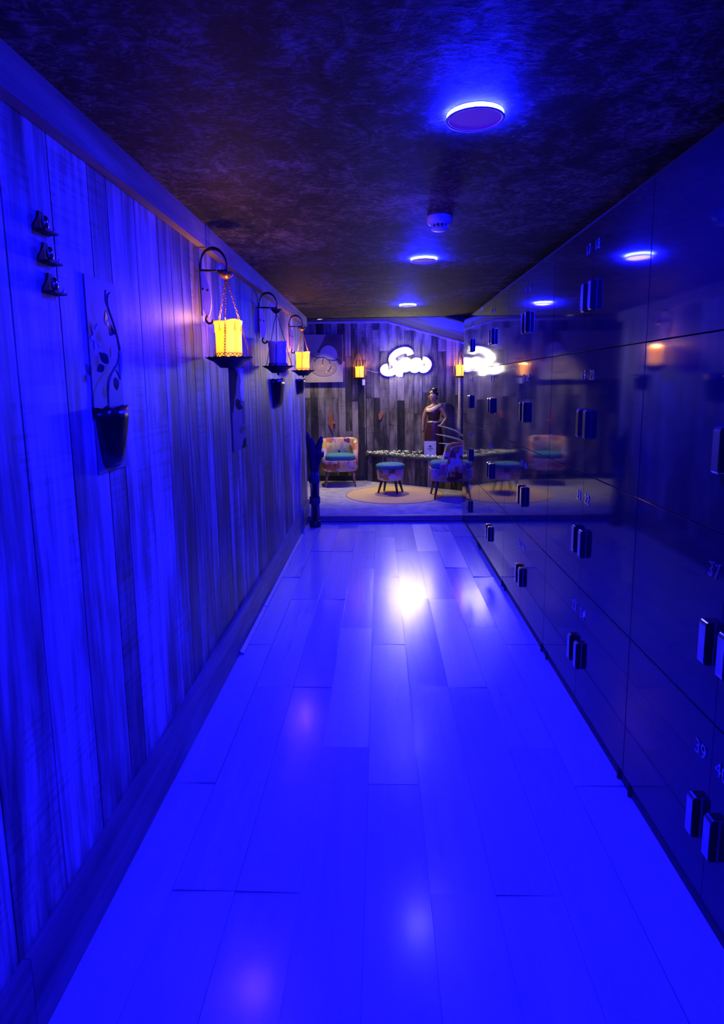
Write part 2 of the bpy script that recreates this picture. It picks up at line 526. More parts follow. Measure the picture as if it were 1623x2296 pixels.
# ================================================================== ROOM SHELL
def plank_boards(name, mat, u0, u1, v0, v1, mapf, widths, thick=0.012, gap=0.0025, lens=None, pkf=None, seed=1, tilt=0.0, backdepth=0.05, clip=None):
    """one wall/floor mesh of real boards; u across the boards, v along them; mapf(u,v,w)->xyz with w out of the surface"""
    rnd = random.Random(seed)
    bm = bmesh.new()
    vals = []
    def add(poly, w0, w1, pk, dz=None):
        n = len(poly)
        top = [bm.verts.new(mapf(u, v, w1 + (dz[i] if dz else 0))) for i, (u, v) in enumerate(poly)]
        bot = [bm.verts.new(mapf(u, v, w0)) for u, v in poly]
        bm.faces.new(top); vals.append(pk)
        for i in range(n):
            bm.faces.new((top[i], top[(i + 1) % n], bot[(i + 1) % n], bot[i])); vals.append(pk)
    pts = [(u0, v0), (u1, v0), (u1, v1), (u0, v1)]
    if clip:
        pts = clip
    add(pts, -backdepth, -thick * 0.9, 0.0)
    bm.faces.new([bm.verts.new(mapf(u, v, -backdepth)) for u, v in pts]); vals.append(0.0)
    u = u0
    i = 0
    while u < u1 - 1e-4:
        wd = widths(i, rnd)
        ue = min(u + wd, u1)
        if u1 - ue < 0.03: ue = u1
        cuts = [v0]
        if lens:
            v = v0 + lens(i, rnd, True)
            while v < v1 - 0.12:
                cuts.append(v)
                v += lens(i, rnd, False)
        cuts.append(v1)
        for a, b in zip(cuts[:-1], cuts[1:]):
            a2, b2 = a + (gap / 2 if a > v0 else 0), b - (gap / 2 if b < v1 else 0)
            if clip is None:
                poly = [(u + gap / 2, a2), (ue - gap / 2, a2), (ue - gap / 2, b2), (u + gap / 2, b2)]
            else:
                top = lambda x: clip_top(x)
                ua, ub = u + gap / 2, ue - gap / 2
                ta, tb = min(b2, top(ua)), min(b2, top(ub))
                if ta <= a2 + 0.01 and tb <= a2 + 0.01: continue
                ta, tb = max(ta, a2 + 0.005), max(tb, a2 + 0.005)
                poly = [(ua, a2), (ub, a2), (ub, tb), (ua, ta)]
            dz = None
            t = rnd.uniform(-1, 1) * tilt
            q = rnd.uniform(-1, 1) * tilt
            if tilt: dz = [t + q, -t + q, -t - q, t - q]
            pk = rnd.random()
            add(poly, -thick, 0.0, pkf(u, pk) if pkf else pk, dz)
        u = ue
        i += 1
    o = obj(name, bm, mat)
    o['kind'] = 'structure'
    # recalc may reorder nothing: polygon order equals creation order
    set_pk(o, vals)
    return o

# floor of the corridor: 0.2 m laminate boards along Y
row_off = [0.0, 0.76, 0.0, 0.51]
def fl_len(i, r, first):
    if first: return [0.66, 0.157, 1.42, 0.903][i % 4] + 0.0
    return 1.27
floor = plank_boards('floor', M['floor'], -0.86 - 0.0, 1.42, YREAR, YSTEP, lambda u, v, w: (u, v, w),
                     lambda i, r: 0.2, thick=0.008, gap=0.0032, lens=fl_len, seed=3, tilt=0.0026)

# lounge floor and step
bm = bmesh.new(); span(bm, (-3.3, YSTEP + 0.012, -0.05), (3.0, BACK + 0.05, FL))
struct('floor_lounge', bm, M['carpet'])
bm = bmesh.new()
span(bm, (-3.3, YSTEP - 0.010, 0.012), (3.0, YSTEP + 0.014, FL - 0.006))
span(bm, (-3.3, YSTEP - 0.016, FL - 0.014), (3.0, YSTEP + 0.055, FL + 0.005))
struct('trim_1', bm, M['step'], bevel=0.003)

# left wall of boards
seams = [0.22, 0.11, 0.12, 0.22, 0.22, 0.21, 0.13, 0.145, 0.12, 0.105, 0.16, 0.2, 0.11, 0.125, 0.23]
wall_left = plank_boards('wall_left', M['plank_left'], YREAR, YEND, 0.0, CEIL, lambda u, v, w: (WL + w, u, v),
                         lambda i, r: (0.215 if r.random() < 0.3 else r.uniform(0.085, 0.14)), thick=0.012, gap=0.0065, lens=None, seed=11, pkf=lambda u, k: (0.62 + 0.38 * k) if u < 2.3 else ((0.62 * k) if u < 4.6 else 0.25 + 0.6 * k), backdepth=0.10)  # lamp light on the near boards put into their lighter tone
# skirting: a wide board with a thin floor strip in front of it
def board_along(name, x0, x1, z0, z1, cuts, mat):
    bm = bmesh.new(); vals = []
    r = random.Random(5)
    for a, b in zip(cuts[:-1], cuts[1:]):
        fs = span(bm, (x0, a + 0.001, z0), (x1, b - 0.001, z1))
        vals += [r.random()] * len(fs)
    o = obj(name, bm, mat)
    set_pk(o, vals)
    o['kind'] = 'structure'
    return o
board_along('baseboard_left', WL, WL + 0.02, 0.0, 0.225, [YREAR, -1.2, 1.2, 3.65, 6.08, YEND], M['skirting'])
bm = bmesh.new()
for a, b in ((3.28, 4.01), (4.02, 6.06)):
    prism(bm, [(WL + 0.02, 0), (WL + 0.047, 0), (WL + 0.045, 0.006), (WL + 0.022, 0.016)], b - a, lambda u, v, d, a=a: (u, a + d, v))
struct('trim_2', bm, M['trim'])
# beam along the top of the left wall
board_along('trim_3', WL, -0.8125, 2.199, CEIL, [YREAR, -0.6, 2.9, 5.05, 6.9], M['beam'])

# ceiling of the corridor
bm = bmesh.new(); span(bm, (-0.97, YREAR, CEIL), (1.42, 7.06, CEIL + 0.06))
struct('ceiling', bm, M['ceiling'])
# fascia above the lockers (set back, dark), wall behind them and rear wall
bm = bmesh.new(); span(bm, (WR + 0.10, YREAR, 2.225), (WR + 0.13, 6.70, CEIL))
struct('trim_4', bm, M['black'])
bm = bmesh.new(); span(bm, (1.40, YREAR, 0), (1.48, 6.72, CEIL + 0.06))
struct('wall_right', bm, M['dark_wall'])
bm = bmesh.new(); span(bm, (-0.97, YREAR - 0.06, 0), (1.48, YREAR, CEIL + 0.06))
struct('wall_rear', bm, M['dark_wall'])

# ---- lounge shell
RX, RZ = 0.12, 2.478
SLOPE = (2.145 - 2.468) / (1.229 - 0.12)
def clip_top(x): return RZ if x <= RX else RZ + SLOPE * (x - RX)
plank_boards('wall_back', M['plank_back'], -3.3, 3.0, FL, RZ, lambda u, v, w: (u, BACK - w, v),
             lambda i, r: r.choice((0.095, 0.11, 0.125, 0.14)), thick=0.010, gap=0.005,
             lens=lambda i, r, f: r.uniform(0.25, 1.3) if f else r.uniform(0.7, 1.5), seed=21,
             clip=[(-3.3, FL), (3.0, FL), (3.0, clip_top(3.0)), (RX, RZ), (-3.3, RZ)])
bm = bmesh.new(); span(bm, (-3.3, BACK - 0.02, FL), (-0.25, BACK, FL + 0.08))
struct('baseboard_back', bm, M['black'])
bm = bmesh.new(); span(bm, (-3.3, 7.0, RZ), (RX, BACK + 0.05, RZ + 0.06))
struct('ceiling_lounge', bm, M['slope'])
bm = bmesh.new()
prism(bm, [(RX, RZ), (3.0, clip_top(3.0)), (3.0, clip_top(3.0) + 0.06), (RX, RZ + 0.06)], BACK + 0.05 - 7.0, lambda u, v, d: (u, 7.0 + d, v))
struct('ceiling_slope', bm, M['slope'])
bm = bmesh.new()
prism(bm, [(-3.3, RZ - 0.001), (RX, RZ - 0.001), (3.0, clip_top(3.0)), (3.0, clip_top(3.0) - 0.026), (RX, RZ - 0.026), (-3.3, RZ - 0.026)], 0.025, lambda u, v, d: (u, BACK - 0.025 + d - 0.001, v))
struct('trim_5', bm, M['trim'])
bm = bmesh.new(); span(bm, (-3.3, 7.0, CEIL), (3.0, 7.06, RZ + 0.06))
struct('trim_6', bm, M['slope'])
bm = bmesh.new(); span(bm, (-3.36, YSTEP, 0), (-3.3, BACK + 0.05, RZ + 0.06))
struct('wall_lounge_left', bm, M['lounge_paint'])
bm = bmesh.new(); span(bm, (3.0, YSTEP, 0), (3.06, BACK + 0.05, RZ + 0.06))
struct('wall_lounge_right', bm, M['lounge_paint'])
bm = bmesh.new(); span(bm, (-3.3, YEND - 0.10, 0), (-0.955, YEND, RZ + 0.06))
struct('wall_lounge_front', bm, M['lounge_paint'])
bm = bmesh.new(); span(bm, (1.40, 6.66, 0), (3.0, 6.72, RZ + 0.06))
struct('wall_lounge_front.001', bm, M['lounge_paint'])

# ================================================================== CEILING LIGHTS
def downlight(loc, label, group='blue downlights along the corridor ceiling'):
    t = thing('downlight', label, 'ceiling light', loc, group=group)
    bm = bmesh.new(); lathe(bm, [(0.070, 0.0), (0.072, -0.003), (0.072, -0.003)], seg=48)
    obj('base_plate', bm, M['white_plastic'], t, True)
    bm = bmesh.new(); lathe(bm, [(0.0795, -0.0015), (0.0805, -0.013)], seg=64)
    bm2 = bm
    for f in list(bm2.faces):
        if len(f.verts) > 4: bm2.faces.remove(f)
    obj('light_ring', bm2, M['ring'], t, True)
    bm = bmesh.new()
    lathe(bm, [(0.0, -0.0145), (0.050, -0.0145), (0.074, -0.0145)], seg=64)
    for f in list(bm.faces):
        if len(f.verts) > 4: bm.faces.remove(f)
    obj('face', bm, M['face'], t, True)
    bm = bmesh.new(); lathe(bm, [(0.074, -0.014), (0.075, -0.0165), (0.0815, -0.0165), (0.083, -0.0140), (0.0795, -0.0130), (0.074, -0.0132)], seg=64)
    for f in list(bm.faces):
        if len(f.verts) > 4: bm.faces.remove(f)
    obj('bezel', bm, M['white_plastic'], t, True)
    ld = bpy.data.lights.new('downlight_beam', 'AREA')
    ld.shape = 'DISK'
    ld.size = 0.14
    ld.energy = LAMP_POWER
    ld.color = BLUE
    lo = bpy.data.objects.new('downlight_beam', ld)
    link(lo, t)
    lo.location = (0, 0, -0.020)
    return t
dl = downlight((0.276, 1.83, CEIL), 'large blue-rimmed round downlight nearest the camera, above the near floor')
dup(dl, (0.276, 3.80, CEIL), label='middle of the three blue-rimmed round downlights, just behind the smoke detector')
dup(dl, (0.276, 5.93, CEIL), label='small blue-rimmed round downlight farthest away, closest to the lounge')
nearl = dup(dl, (0.276, -0.15, CEIL), label='blue-rimmed round downlight overhead behind the camera')
dup(dl, (0.276, -2.13, CEIL), label='blue-rimmed round downlight at the rear end of the corridor')
bm = bmesh.new(); span(bm, (WR + 0.012, 6.681, FL + 0.006), (1.40, 6.6945, 2.222))
struct('trim_7', bm, M['dark_wall'])
# unseen blue lamp, added with its end panel, to wash the sloping lounge ceiling
t = thing('added_uplight', 'added blue lamp, out of view, on the end of the lockers beneath the sloping lounge ceiling', 'added light', (1.02, 6.694, 1.72))
bm = bmesh.new(); span(bm, (-0.03, 0.0, -0.02), (0.03, 0.045, 0.02)); obj('mount', bm, M['black'], t, bevel=0.003)
bm = bmesh.new(); cone(bm, (0, 0.045, 0.0), (-0.016, 0.108, 0.028), 0.022, 0.040, 24, caps=False); obj('reflector', bm, M['black'], t)
ld = bpy.data.lights.new('added_uplight_beam', 'AREA')
ld.shape = 'DISK'; ld.size = 0.06; ld.energy = ADDED_UPLIGHT_POWER; ld.color = BLUE; ld.spread = math.radians(75)
lo = bpy.data.objects.new('added_uplight_beam', ld); link(lo, t)
lo.location = (-0.017, 0.111, 0.030)
lo.rotation_euler = Vector((0.36, -1.45, -0.62)).to_track_quat('Z', 'Y').to_euler()

def added_spot(loc, label, aim=None, size=78, power=1.0):  # warm spots added to the ceiling to brighten the lounge
    t = thing('added_ceiling_spot', label, 'ceiling light', loc, group='added warm spots in the lounge ceiling')
    bm = bmesh.new(); lathe(bm, [(0.030, -0.001), (0.033, -0.004), (0.042, -0.004), (0.044, 0.0)], seg=32)
    for f in list(bm.faces):
        if len(f.verts) > 4: bm.faces.remove(f)
    obj('bezel', bm, M['white_plastic'], t, True)
    bm = bmesh.new(); lathe(bm, [(0.0, -0.001), (0.030, -0.001)], seg=32)
    for f in list(bm.faces):
        if len(f.verts) > 4: bm.faces.remove(f)
    obj('lens', bm, M['added_spot_lens'], t)
    ld = bpy.data.lights.new('added_spot_beam', 'SPOT')
    ld.energy = ADDED_SPOT_POWER * power
    ld.color = (1.0, 0.84, 0.58)
    ld.spot_size = math.radians(size)
    ld.spot_blend = 0.7
    ld.shadow_soft_size = 0.03
    lo = bpy.data.objects.new('added_spot_beam', ld)
    link(lo, t)
    lo.location = (0, 0, -0.045)
    if aim:
        lo.rotation_euler = (Vector(loc) - Vector(aim)).to_track_quat('Z', 'Y').to_euler()
    return t
M['added_spot_lens'] = emis('spotlight lens', (1.0, 0.80, 0.52), 3.0)
added_spot((-0.85, 8.78, RZ), 'added small warm spot in the lounge ceiling above the left tub chair')
added_spot((0.04, 8.62, RZ), 'added small warm spot in the lounge ceiling above the stool')
added_spot((-0.10, 8.05, RZ), 'added small warm spot in the lounge ceiling turned towards the statue', aim=(0.92, 9.0, 0.95), size=52, power=0.75)

# smoke detector
t = thing('smoke_detector', 'white round smoke detector on the dark ceiling between two downlights', 'smoke detector', (0.278, 2.872, CEIL))
bm = bmesh.new(); lathe(bm, [(0.056, 0), (0.058, -0.006), (0.058, -0.024), (0.052, -0.034), (0.040, -0.038), (0.0, -0.038)], seg=40)
obj('body', bm, M['white_plastic'], t, True)
bm = bmesh.new()
lathe(bm, [(0.034, -0.037), (0.034, -0.046)], seg=32, mi=1)
for k in range(12):
    a = 2 * PI * k / 12
    box(bm, (0.0355 * math.cos(a), 0.0355 * math.sin(a), -0.0455), (0.006, 0.005, 0.017), Matrix.Rotation(a, 4, 'Z'))
obj('vent_cage', bm, [M['white_plastic'], M['black']], t)
bm = bmesh.new(); lathe(bm, [(0.038, -0.053), (0.038, -0.058), (0.030, -0.063), (0.0, -0.064)], seg=32)
obj('cap', bm, M['white_plastic'], t, True)

# ================================================================== LOCKERS
def text_mesh(txt, size, depth):
    cu = bpy.data.curves.new('numeral', 'FONT')
    cu.body = txt
    cu.size = size
    cu.extrude = depth
    cu.align_x = 'CENTER'
    cu.align_y = 'CENTER'
    o = bpy.data.objects.new('numeral_source', cu)
    COL.objects.link(o)
    bpy.context.view_layer.update()
    dg = bpy.context.evaluated_depsgraph_get()
    me = bpy.data.meshes.new_from_object(o.evaluated_get(dg))
    bpy.data.objects.remove(o)
    bpy.data.curves.remove(cu)
    return me
def handle_mesh():
    """flat steel strap bent into a long loop, seen edge-on along Y; origin at the door face, -X outwards"""
    bm = bmesh.new()
    H, D, T, W = 0.128, 0.027, 0.0032, 0.032
    def outline(h, d0, d1, r):
        pts = []
        for k in range(7):
            a = PI / 2 * k / 6
            pts.append((-d1 + r - r * math.cos(a) * 1.0, -h / 2 + r - r * math.sin(a)))
        pts = [( -d1, -h / 2 + r)] + [(-d1 + r * (1 - math.cos(PI / 2 * k / 6)), -h / 2 + r * (1 - math.sin(PI / 2 * k / 6))) for k in range(1, 7)]
        pts += [(-d0, -h / 2), (-d0, h / 2)]
        pts += [(-d1 + r * (1 - math.cos(PI / 2 * k / 6)), h / 2 - r * (1 - math.sin(PI / 2 * k / 6))) for k in range(6, 0, -1)]
        pts += [(-d1, h / 2 - r)]
        return pts
    A = outline(H, 0.0, D, 0.012)
    B = outline(H - 2 * T, T, D - T, 0.009)
    n = len(A)
    va = [[bm.verts.new((x, y, z)) for x, z in P] for y in (-W / 2, W / 2) for P in (A, B)]
    oa, ia, ob, ib = va
    for i in range(n):
        j = (i + 1) % n
        bm.faces.new((oa[i], oa[j], ia[j], ia[i]))
        bm.faces.new((ob[i], ob[j], ib[j], ib[i]))
        bm.faces.new((oa[i], oa[j], ob[j], ob[i]))
        bm.faces.new((ia[i], ia[j], ib[j], ib[i]))
    bmesh.ops.recalc_face_normals(bm, faces=bm.faces[:])
    me = bpy.data.meshes.new('handle')
    bm.to_mesh(me); bm.free()
    me.materials.append(M['chrome'])
    return me
HANDLE = handle_mesh()
def grip_back():
    bm = bmesh.new()
    span(bm, (-0.0225, -0.0155, -0.058), (-0.0035, 0.0150, 0.058))
    me = bpy.data.meshes.new('grip_back'); bm.to_mesh(me); bm.free()
    me.materials.append(M['black'])
    return me
GRIP = grip_back()
ROWZ = [(1.6815, 2.218), (1.137, 1.6805), (0.604, 1.136), (0.060, 0.603)]
NUM = {}
def locker_unit(ya, yb, first, label):
    """eight doors in two columns; the column farther from the camera carries the odd number"""
    ym = (ya + yb) / 2
    t = thing('locker_unit', label, 'locker', (WR, ym, 0), group='glossy locker units along the right wall')
    hw = (yb - ya) / 2
    bm = bmesh.new(); span(bm, (0.0195, -hw + 0.0005, 0.056), (0.475, hw - 0.0005, 2.220))
    obj('carcass', bm, M['black'], t)
    bm = bmesh.new(); span(bm, (0.012, -hw + 0.0005, 0.0), (0.03, hw - 0.0005, 0.056))
    obj('plinth', bm, M['skirt_dark'], t)
    for s in (-1, 1):
        bm = bmesh.new(); cone(bm, (0.012, s * (hw - 0.05), 0.0), (0.012, s * (hw - 0.05), 0.05), 0.011, 0.009, 12)
        obj('foot', bm, M['black'], t)
    num = first
    for (z0, z1) in ROWZ:
        for s in (1, -1):          # far door first
            y0, y1 = (0.0008, hw - 0.0008) if s > 0 else (-hw + 0.0008, -0.0008)
            zc = (z0 + z1) / 2
            bm = bmesh.new(); span(bm, (0.0, y0 - s * 0 - (y0 + y1) / 2, z0 + 0.0012 - zc), (0.0185, y1 - (y0 + y1) / 2, z1 - 0.0012 - zc))
            d = obj('door', bm, M['locker'], t, bevel=0.0012, loc=(0, (y0 + y1) / 2, zc))
            hy = s * 0.046 - (y0 + y1) / 2
            # numeral high on the door, handle below it (top row: lower still)
            nz, hz = (1.574, 1.362) if z0 == 1.137 else ((1.026, 0.824) if z0 == 0.604 else ((0.492, 0.292) if z0 == 0.060 else (2.116, 1.914)))
            h = bpy.data.objects.new('handle', HANDLE); link(h, d)
            h.location = (0.0, hy, hz - zc)
            g = bpy.data.objects.new('grip_liner', GRIP); link(g, d)
            g.location = (0.0, hy, hz - zc)
            nm = text_mesh(str(num), 0.062, 0.0016)
            nm.materials.append(M['chrome'])
            n = bpy.data.objects.new('numeral', nm); link(n, d)
            n.matrix_local = Matrix(((0, 0, -1, -0.0016), (-1, 0, 0, hy + s * 0.008), (0, 1, 0, nz - zc), (0, 0, 0, 1)))
            num += 1
    return t
M['skirt_dark'] = plain('plinth board', (0.07, 0.06, 0.06), 0.6)
locker_unit(5.543, 6.680, 25, 'farthest glossy locker unit, its end at the lounge step, with numbered doors')
locker_unit(4.408, 5.540, 1, 'glossy numbered locker unit second from the lounge step')
locker_unit(3.273, 4.405, 9, 'glossy numbered locker unit third from the lounge step, bearing 11 and 12')
locker_unit(2.138, 3.270, 17, 'glossy numbered locker unit bearing 19 to 22, fourth from the lounge step')
locker_unit(1.003, 2.135, 33, 'glossy locker unit nearest the camera at the right edge')
locker_unit(-0.132, 1.000, 41, 'glossy locker unit beside and just ahead of the camera')
locker_unit(-1.267, -0.135, 49, 'glossy locker unit just behind the camera')

# ================================================================== LANTERNS ON THE LEFT WALL
AX = -0.725     # lantern axis
def wall_bracket(y, label):
    t = thing('wall_bracket', label, 'bracket', (WL, y, 0), group='iron scroll brackets on the left wall')
    # flat leaf-shaped plate standing off the wall, tapering to the scroll
    bm = bmesh.new()
    n = 16
    left = []; rgt = []
    for i in range(n + 1):
        q = i / n
        z = 1.880 + q * 0.222
        cx = 0.030 - 0.018 * q
        hw = 0.003 + 0.0235 * math.sin(PI * (q ** 0.85)) ** 0.75 if 0 < i < n else 0.004
        left.append((cx - hw, z)); rgt.append((cx + hw, z))
    prism(bm, left + rgt[::-1], 0.004, lambda u, v, d: (max(u, 0.001), d - 0.002, v))
    obj('leaf_plate', bm, M['iron_pale'], t)
    bm = bmesh.new(); span(bm, (0.0, -0.011, 1.885), (0.004, 0.011, 2.125))
    obj('wall_plate', bm, M['iron'], t)
    for x_, z_ in ((0.012, 2.008), (0.034, 2.002)):
        bm = bmesh.new(); ball(bm, (x_, -0.003, z_), 0.0055, (1, 0.5, 1), u=10, v=6)
        obj('rivet', bm, M['iron'], t, True)
    # arch over to the hook
    bm = bmesh.new()
    pts = [(0.006, 0, 2.10), (0.010, 0, 2.145), (0.030, 0, 2.180), (0.065, 0, 2.193), (0.098, 0, 2.182), (0.122, 0, 2.152), (0.131, 0, 2.118), (0.128, 0, 2.094)]
    tube(bm, catmull(pts, 6), 0.0085, 8, flat=(Vector((1, 0, 0)), 0.45))
    obj('arch', bm, M['iron'], t, True)
    bm = bmesh.new(); tube(bm, [(0.004, 0, 2.094), (0.132, 0, 2.090)], 0.0052, 8)
    obj('arm', bm, M['iron'], t, True)
    bm = bmesh.new()
    pts = [(0.028, 0, 1.886), (0.020, 0, 1.872), (0.022, 0, 1.857), (0.034, 0, 1.848), (0.048, 0, 1.852), (0.054, 0, 1.866)]
    tube(bm, catmull(pts, 6), 0.0055, 8)
    obj('scroll', bm, M['iron'], t, True)
    bm = bmesh.new()
    pts = [(0.085, 0, 2.094), (0.088, 0, 2.112), (0.098, 0, 2.122), (0.112, 0, 2.116), (0.124, 0, 2.098)]
    tube(bm, catmull(pts, 6), 0.006, 8)
    obj('hook', bm, M['iron_pale'], t, True)
    return t

def chain(p0, p1):
    """alternating oval links from p0 to p1"""
    bm = bmesh.new()
    p0, p1 = Vector(p0), Vector(p1)
    d = p1 - p0
    Ln = 0.0165
    n = max(2, int(d.length / (Ln * 0.78)))
    u = d.normalized()
    a = u.orthogonal().normalized()
    b = u.cross(a)
    for i in range(n):
        c = p0 + d * ((i + 0.5) / n)
        s = a if i % 2 else b
        pts = []
        for k in range(10):
            th = 2 * PI * k / 10
            pts.append(c + u * (Ln / 2 * math.cos(th)) + s * (0.0045 * math.sin(th)))
        tube(bm, pts, 0.0013, 5, closed=True)
    return bm

def hanging_lantern(y, label, lit):
    t = thing('hanging_lantern', label, 'lantern', (AX, y, 0), group='chain-hung candle lanterns on the left wall')
    bm = bmesh.new()
    lathe(bm, [(0.004, 2.050), (0.014, 2.053), (0.026, 2.064), (0.038, 2.080), (0.036, 2.081), (0.022, 2.068), (0.010, 2.060)], seg=48,
          wob=lambda a, i: (0.0035 * math.cos(12 * a) if i in (3, 4) else 0, 0.002 * math.cos(12 * a) if i in (3, 4) else 0))
    tube(bm, [(0, 0, 2.052), (0, 0, 2.097)], 0.0025, 6)
    obj('canopy', bm, M['candlelit_brass'] if lit else M['iron'], t, True)  # canopy and chains: candle light put into the metal colour when lit
    for ang in (-88, 28, 152):
        a = math.radians(ang)
        obj('chain', chain((0.004 * math.cos(a), 0.004 * math.sin(a), 2.050), (0.104 * math.cos(a), 0.104 * math.sin(a), 1.692)), M['candlelit_brass'] if lit else M['iron'], t, True)
    bm = bmesh.new()
    lathe(bm, [(0.0, 1.636), (0.046, 1.637), (0.058, 1.650), (0.078, 1.667), (0.100, 1.677), (0.112, 1.684), (0.110, 1.687), (0.095, 1.681), (0.07, 1.679), (0.0, 1.679)], seg=64,
          wob=lambda a, i: (0.003 * math.cos(16 * a) if i in (4, 5, 6) else 0, 0.0022 * math.cos(16 * a) if i in (4, 5, 6) else 0))
    cone(bm, (0, 0, 1.638), (0, 0, 1.620), 0.009, 0.006, 12)
    obj('tray', bm, M['iron'], t, True)
    # openwork gallery of overlapping hoops around the candle foot
    bm = bmesh.new()
    R = 0.0665
    K = 20
    for k in range(K):
        pts = []
        for q in range(9):
            th = PI * q / 8
            a = 2 * PI / K * (k + 1.0 - 1.0 * math.cos(th))
            pts.append((R * math.cos(a), R * math.sin(a), 1.680 + 0.026 * math.sin(th)))
        tube(bm, pts, 0.0014, 5)
    tube(bm, [(R * math.cos(2 * PI * k / 40), R * math.sin(2 * PI * k / 40), 1.681) for k in range(40)], 0.002, 5, closed=True)
    obj('gallery', bm, M['iron'], t, True)
    return t

def pillar_candle(x, y, z0, h, r, label, lit, power=1.0):
    t = thing('pillar_candle', label, 'candle', (x, y, z0), group='pillar candles in the wall lanterns')
    rr = random.Random(int(y * 100))
    ph = rr.uniform(0, 6)
    bm = bmesh.new()
    def wob(a, i):
        if i in (4, 5, 6, 7): return (0.0006 * math.sin(5 * a + ph), (0.004 * math.sin(2 * a + ph) + 0.002 * math.sin(5 * a)) * h / 0.175)
        return (0, 0)
    prof = [(r * 0.93, 0), (r * 0.93, h * 0.3), (r * 0.935, h * 0.6), (r * 0.96, h * 0.86), (r * 1.03, h * 0.965), (r * 1.04, h * 0.99), (r * 1.0, h), (r * 0.90, h * 0.985)]
    lathe(bm, prof, seg=48, wob=wob)
    for f in list(bm.faces):
        if len(f.verts) > 4: bm.faces.remove(f)
    # wax runs
    for k in range(9):
        a = 2 * PI * k / 9 + rr.uniform(-0.2, 0.2)
        ln = h * rr.uniform(0.12, 0.34)
        R0 = r * 0.965
        tube(bm, [(R0 * math.cos(a), R0 * math.sin(a), h * 0.95), (R0 * 0.985 * math.cos(a), R0 * 0.985 * math.sin(a), h * 0.95 - ln)], [0.0022, 0.0036], 8)
    obj('wax', bm, M['wax_lit' if lit else 'wax_off'], t, True)
    if lit:
        ld = bpy.data.lights.new('candle_flame_light', 'POINT')
        ld.energy = CANDLE_POWER * power
        ld.color = (1.0, 0.84, 0.30)
        ld.shadow_soft_size = 0.012
        lo = bpy.data.objects.new('candle_flame_light', ld)
        link(lo, t)
        lo.location = (0.006, 0, h * 0.36)
        ld = bpy.data.lights.new('candle_glow', 'POINT')
        ld.energy = GLOW_POWER * power
        ld.color = (1.0, 0.40, 0.05)
        ld.shadow_soft_size = 0.01
        lo = bpy.data.objects.new('candle_glow', ld)
        link(lo, t)
        lo.location = (0, 0, h + 0.004)
    return t

LY = (2.93, 4.33, 5.74)
LN = ('nearest the camera', 'in the middle of the left wall', 'farthest along the left wall')
for y, nm in zip(LY, LN):
    wall_bracket(y, 'iron scroll wall bracket holding the lantern ' + nm)
hanging_lantern(LY[0], 'large glowing chain-hung lantern on the left wall, nearest the camera', True)
hanging_lantern(LY[1], 'dark unlit chain-hung lantern between the two glowing ones', False)
hanging_lantern(LY[2], 'small glowing chain-hung lantern at the far end of the left wall', True)
pillar_candle(AX, LY[0], 1.680, 0.178, 0.066, 'glowing yellow pillar candle in the nearest hanging lantern', True)
pillar_candle(AX, LY[1], 1.680, 0.178, 0.066, 'unlit white pillar candle in the dark middle lantern', False)
pillar_candle(AX, LY[2], 1.680, 0.178, 0.066, 'glowing yellow pillar candle in the far left-wall lantern', True)

# ================================================================== PICTURES, PLANTERS AND HOOKS ON THE LEFT WALL
def bark_planter(y, z0, z1, hw, label, twigs=True):
    t = thing('wall_planter', label, 'planter', (WL, y, z0), group='dark bark planters on the left wall')
    h = z1 - z0
    DEP = 0.058 if hw < 0.1 else 0.075
    bm = bmesh.new()
    rings = []
    rr = random.Random(int(y * 10))
    K = 14
    for i, s in enumerate((0, 0.08, 0.3, 0.55, 0.8, 1.0)):
        k = 0.55 + 0.45 * s ** 0.7 if i else 0.42
        ring = []
        for q in range(K + 1):
            a = PI * q / K
            j = 1 + rr.uniform(-0.05, 0.05)
            ring.append(bm.verts.new((0.001 + DEP * k * math.sin(a) * j, -hw * k * math.cos(a), h * s + (rr.uniform(-0.006, 0.006) if i == 5 else 0))))
        rings.append(ring)
    for A, B in zip(rings[:-1], rings[1:]):
        for q in range(K): bm.faces.new((A[q], A[q + 1], B[q + 1], B[q]))
        bm.faces.new((A[0], B[0], B[-1], A[-1]))
    bm.faces.new(rings[0])
    inner = [bm.verts.new((0.004 + (v.co.x - 0.001) * 0.84, v.co.y * 0.86, v.co.z - 0.001)) for v in rings[-1]]
    low = [bm.verts.new((v.co.x, v.co.y, v.co.z - 0.022)) for v in inner]
    for q in range(K):
        bm.faces.new((rings[-1][q], rings[-1][q + 1], inner[q + 1], inner[q]))
        bm.faces.new((inner[q], inner[q + 1], low[q + 1], low[q]))
    bm.faces.new((rings[-1][0], inner[0], inner[-1], rings[-1][-1]))
    bm.faces.new((inner[0], low[0], low[-1], inner[-1]))
    bm.faces.new(low)
    obj('pot', bm, M['pot'], t, True)
    return t
pl = bark_planter(1.848, 1.305, 1.492, 0.096, 'large dark bark planter with dry branch, near left edge of left wall')
PX = WL + 0.05
def rel(y, z): return (0.05, y - 1.848, z - 1.305)
bm = bmesh.new()
tube(bm, catmull([rel(1.716 + 0.04, 1.49), rel(1.760, 1.542), rel(1.775, 1.577), rel(1.810, 1.604), rel(1.842, 1.626), rel(1.858, 1.657), rel(1.852, 1.690)], 6), 0.004, 7)
tube(bm, catmull([rel(1.807, 1.604), rel(1.825, 1.60), rel(1.850, 1.575)], 5), 0.003, 6)
tube(bm, catmull([rel(1.852, 1.690), rel(1.842, 1.715), rel(1.826, 1.745), rel(1.800, 1.783), rel(1.800, 1.815), rel(1.817, 1.828)], 6), 0.0034, 6)
tube(bm, catmull([rel(1.800, 1.783), rel(1.785, 1.80), rel(1.789, 1.832)], 5), 0.0028, 6)
obj('branch', bm, M['twig'], pl, True)
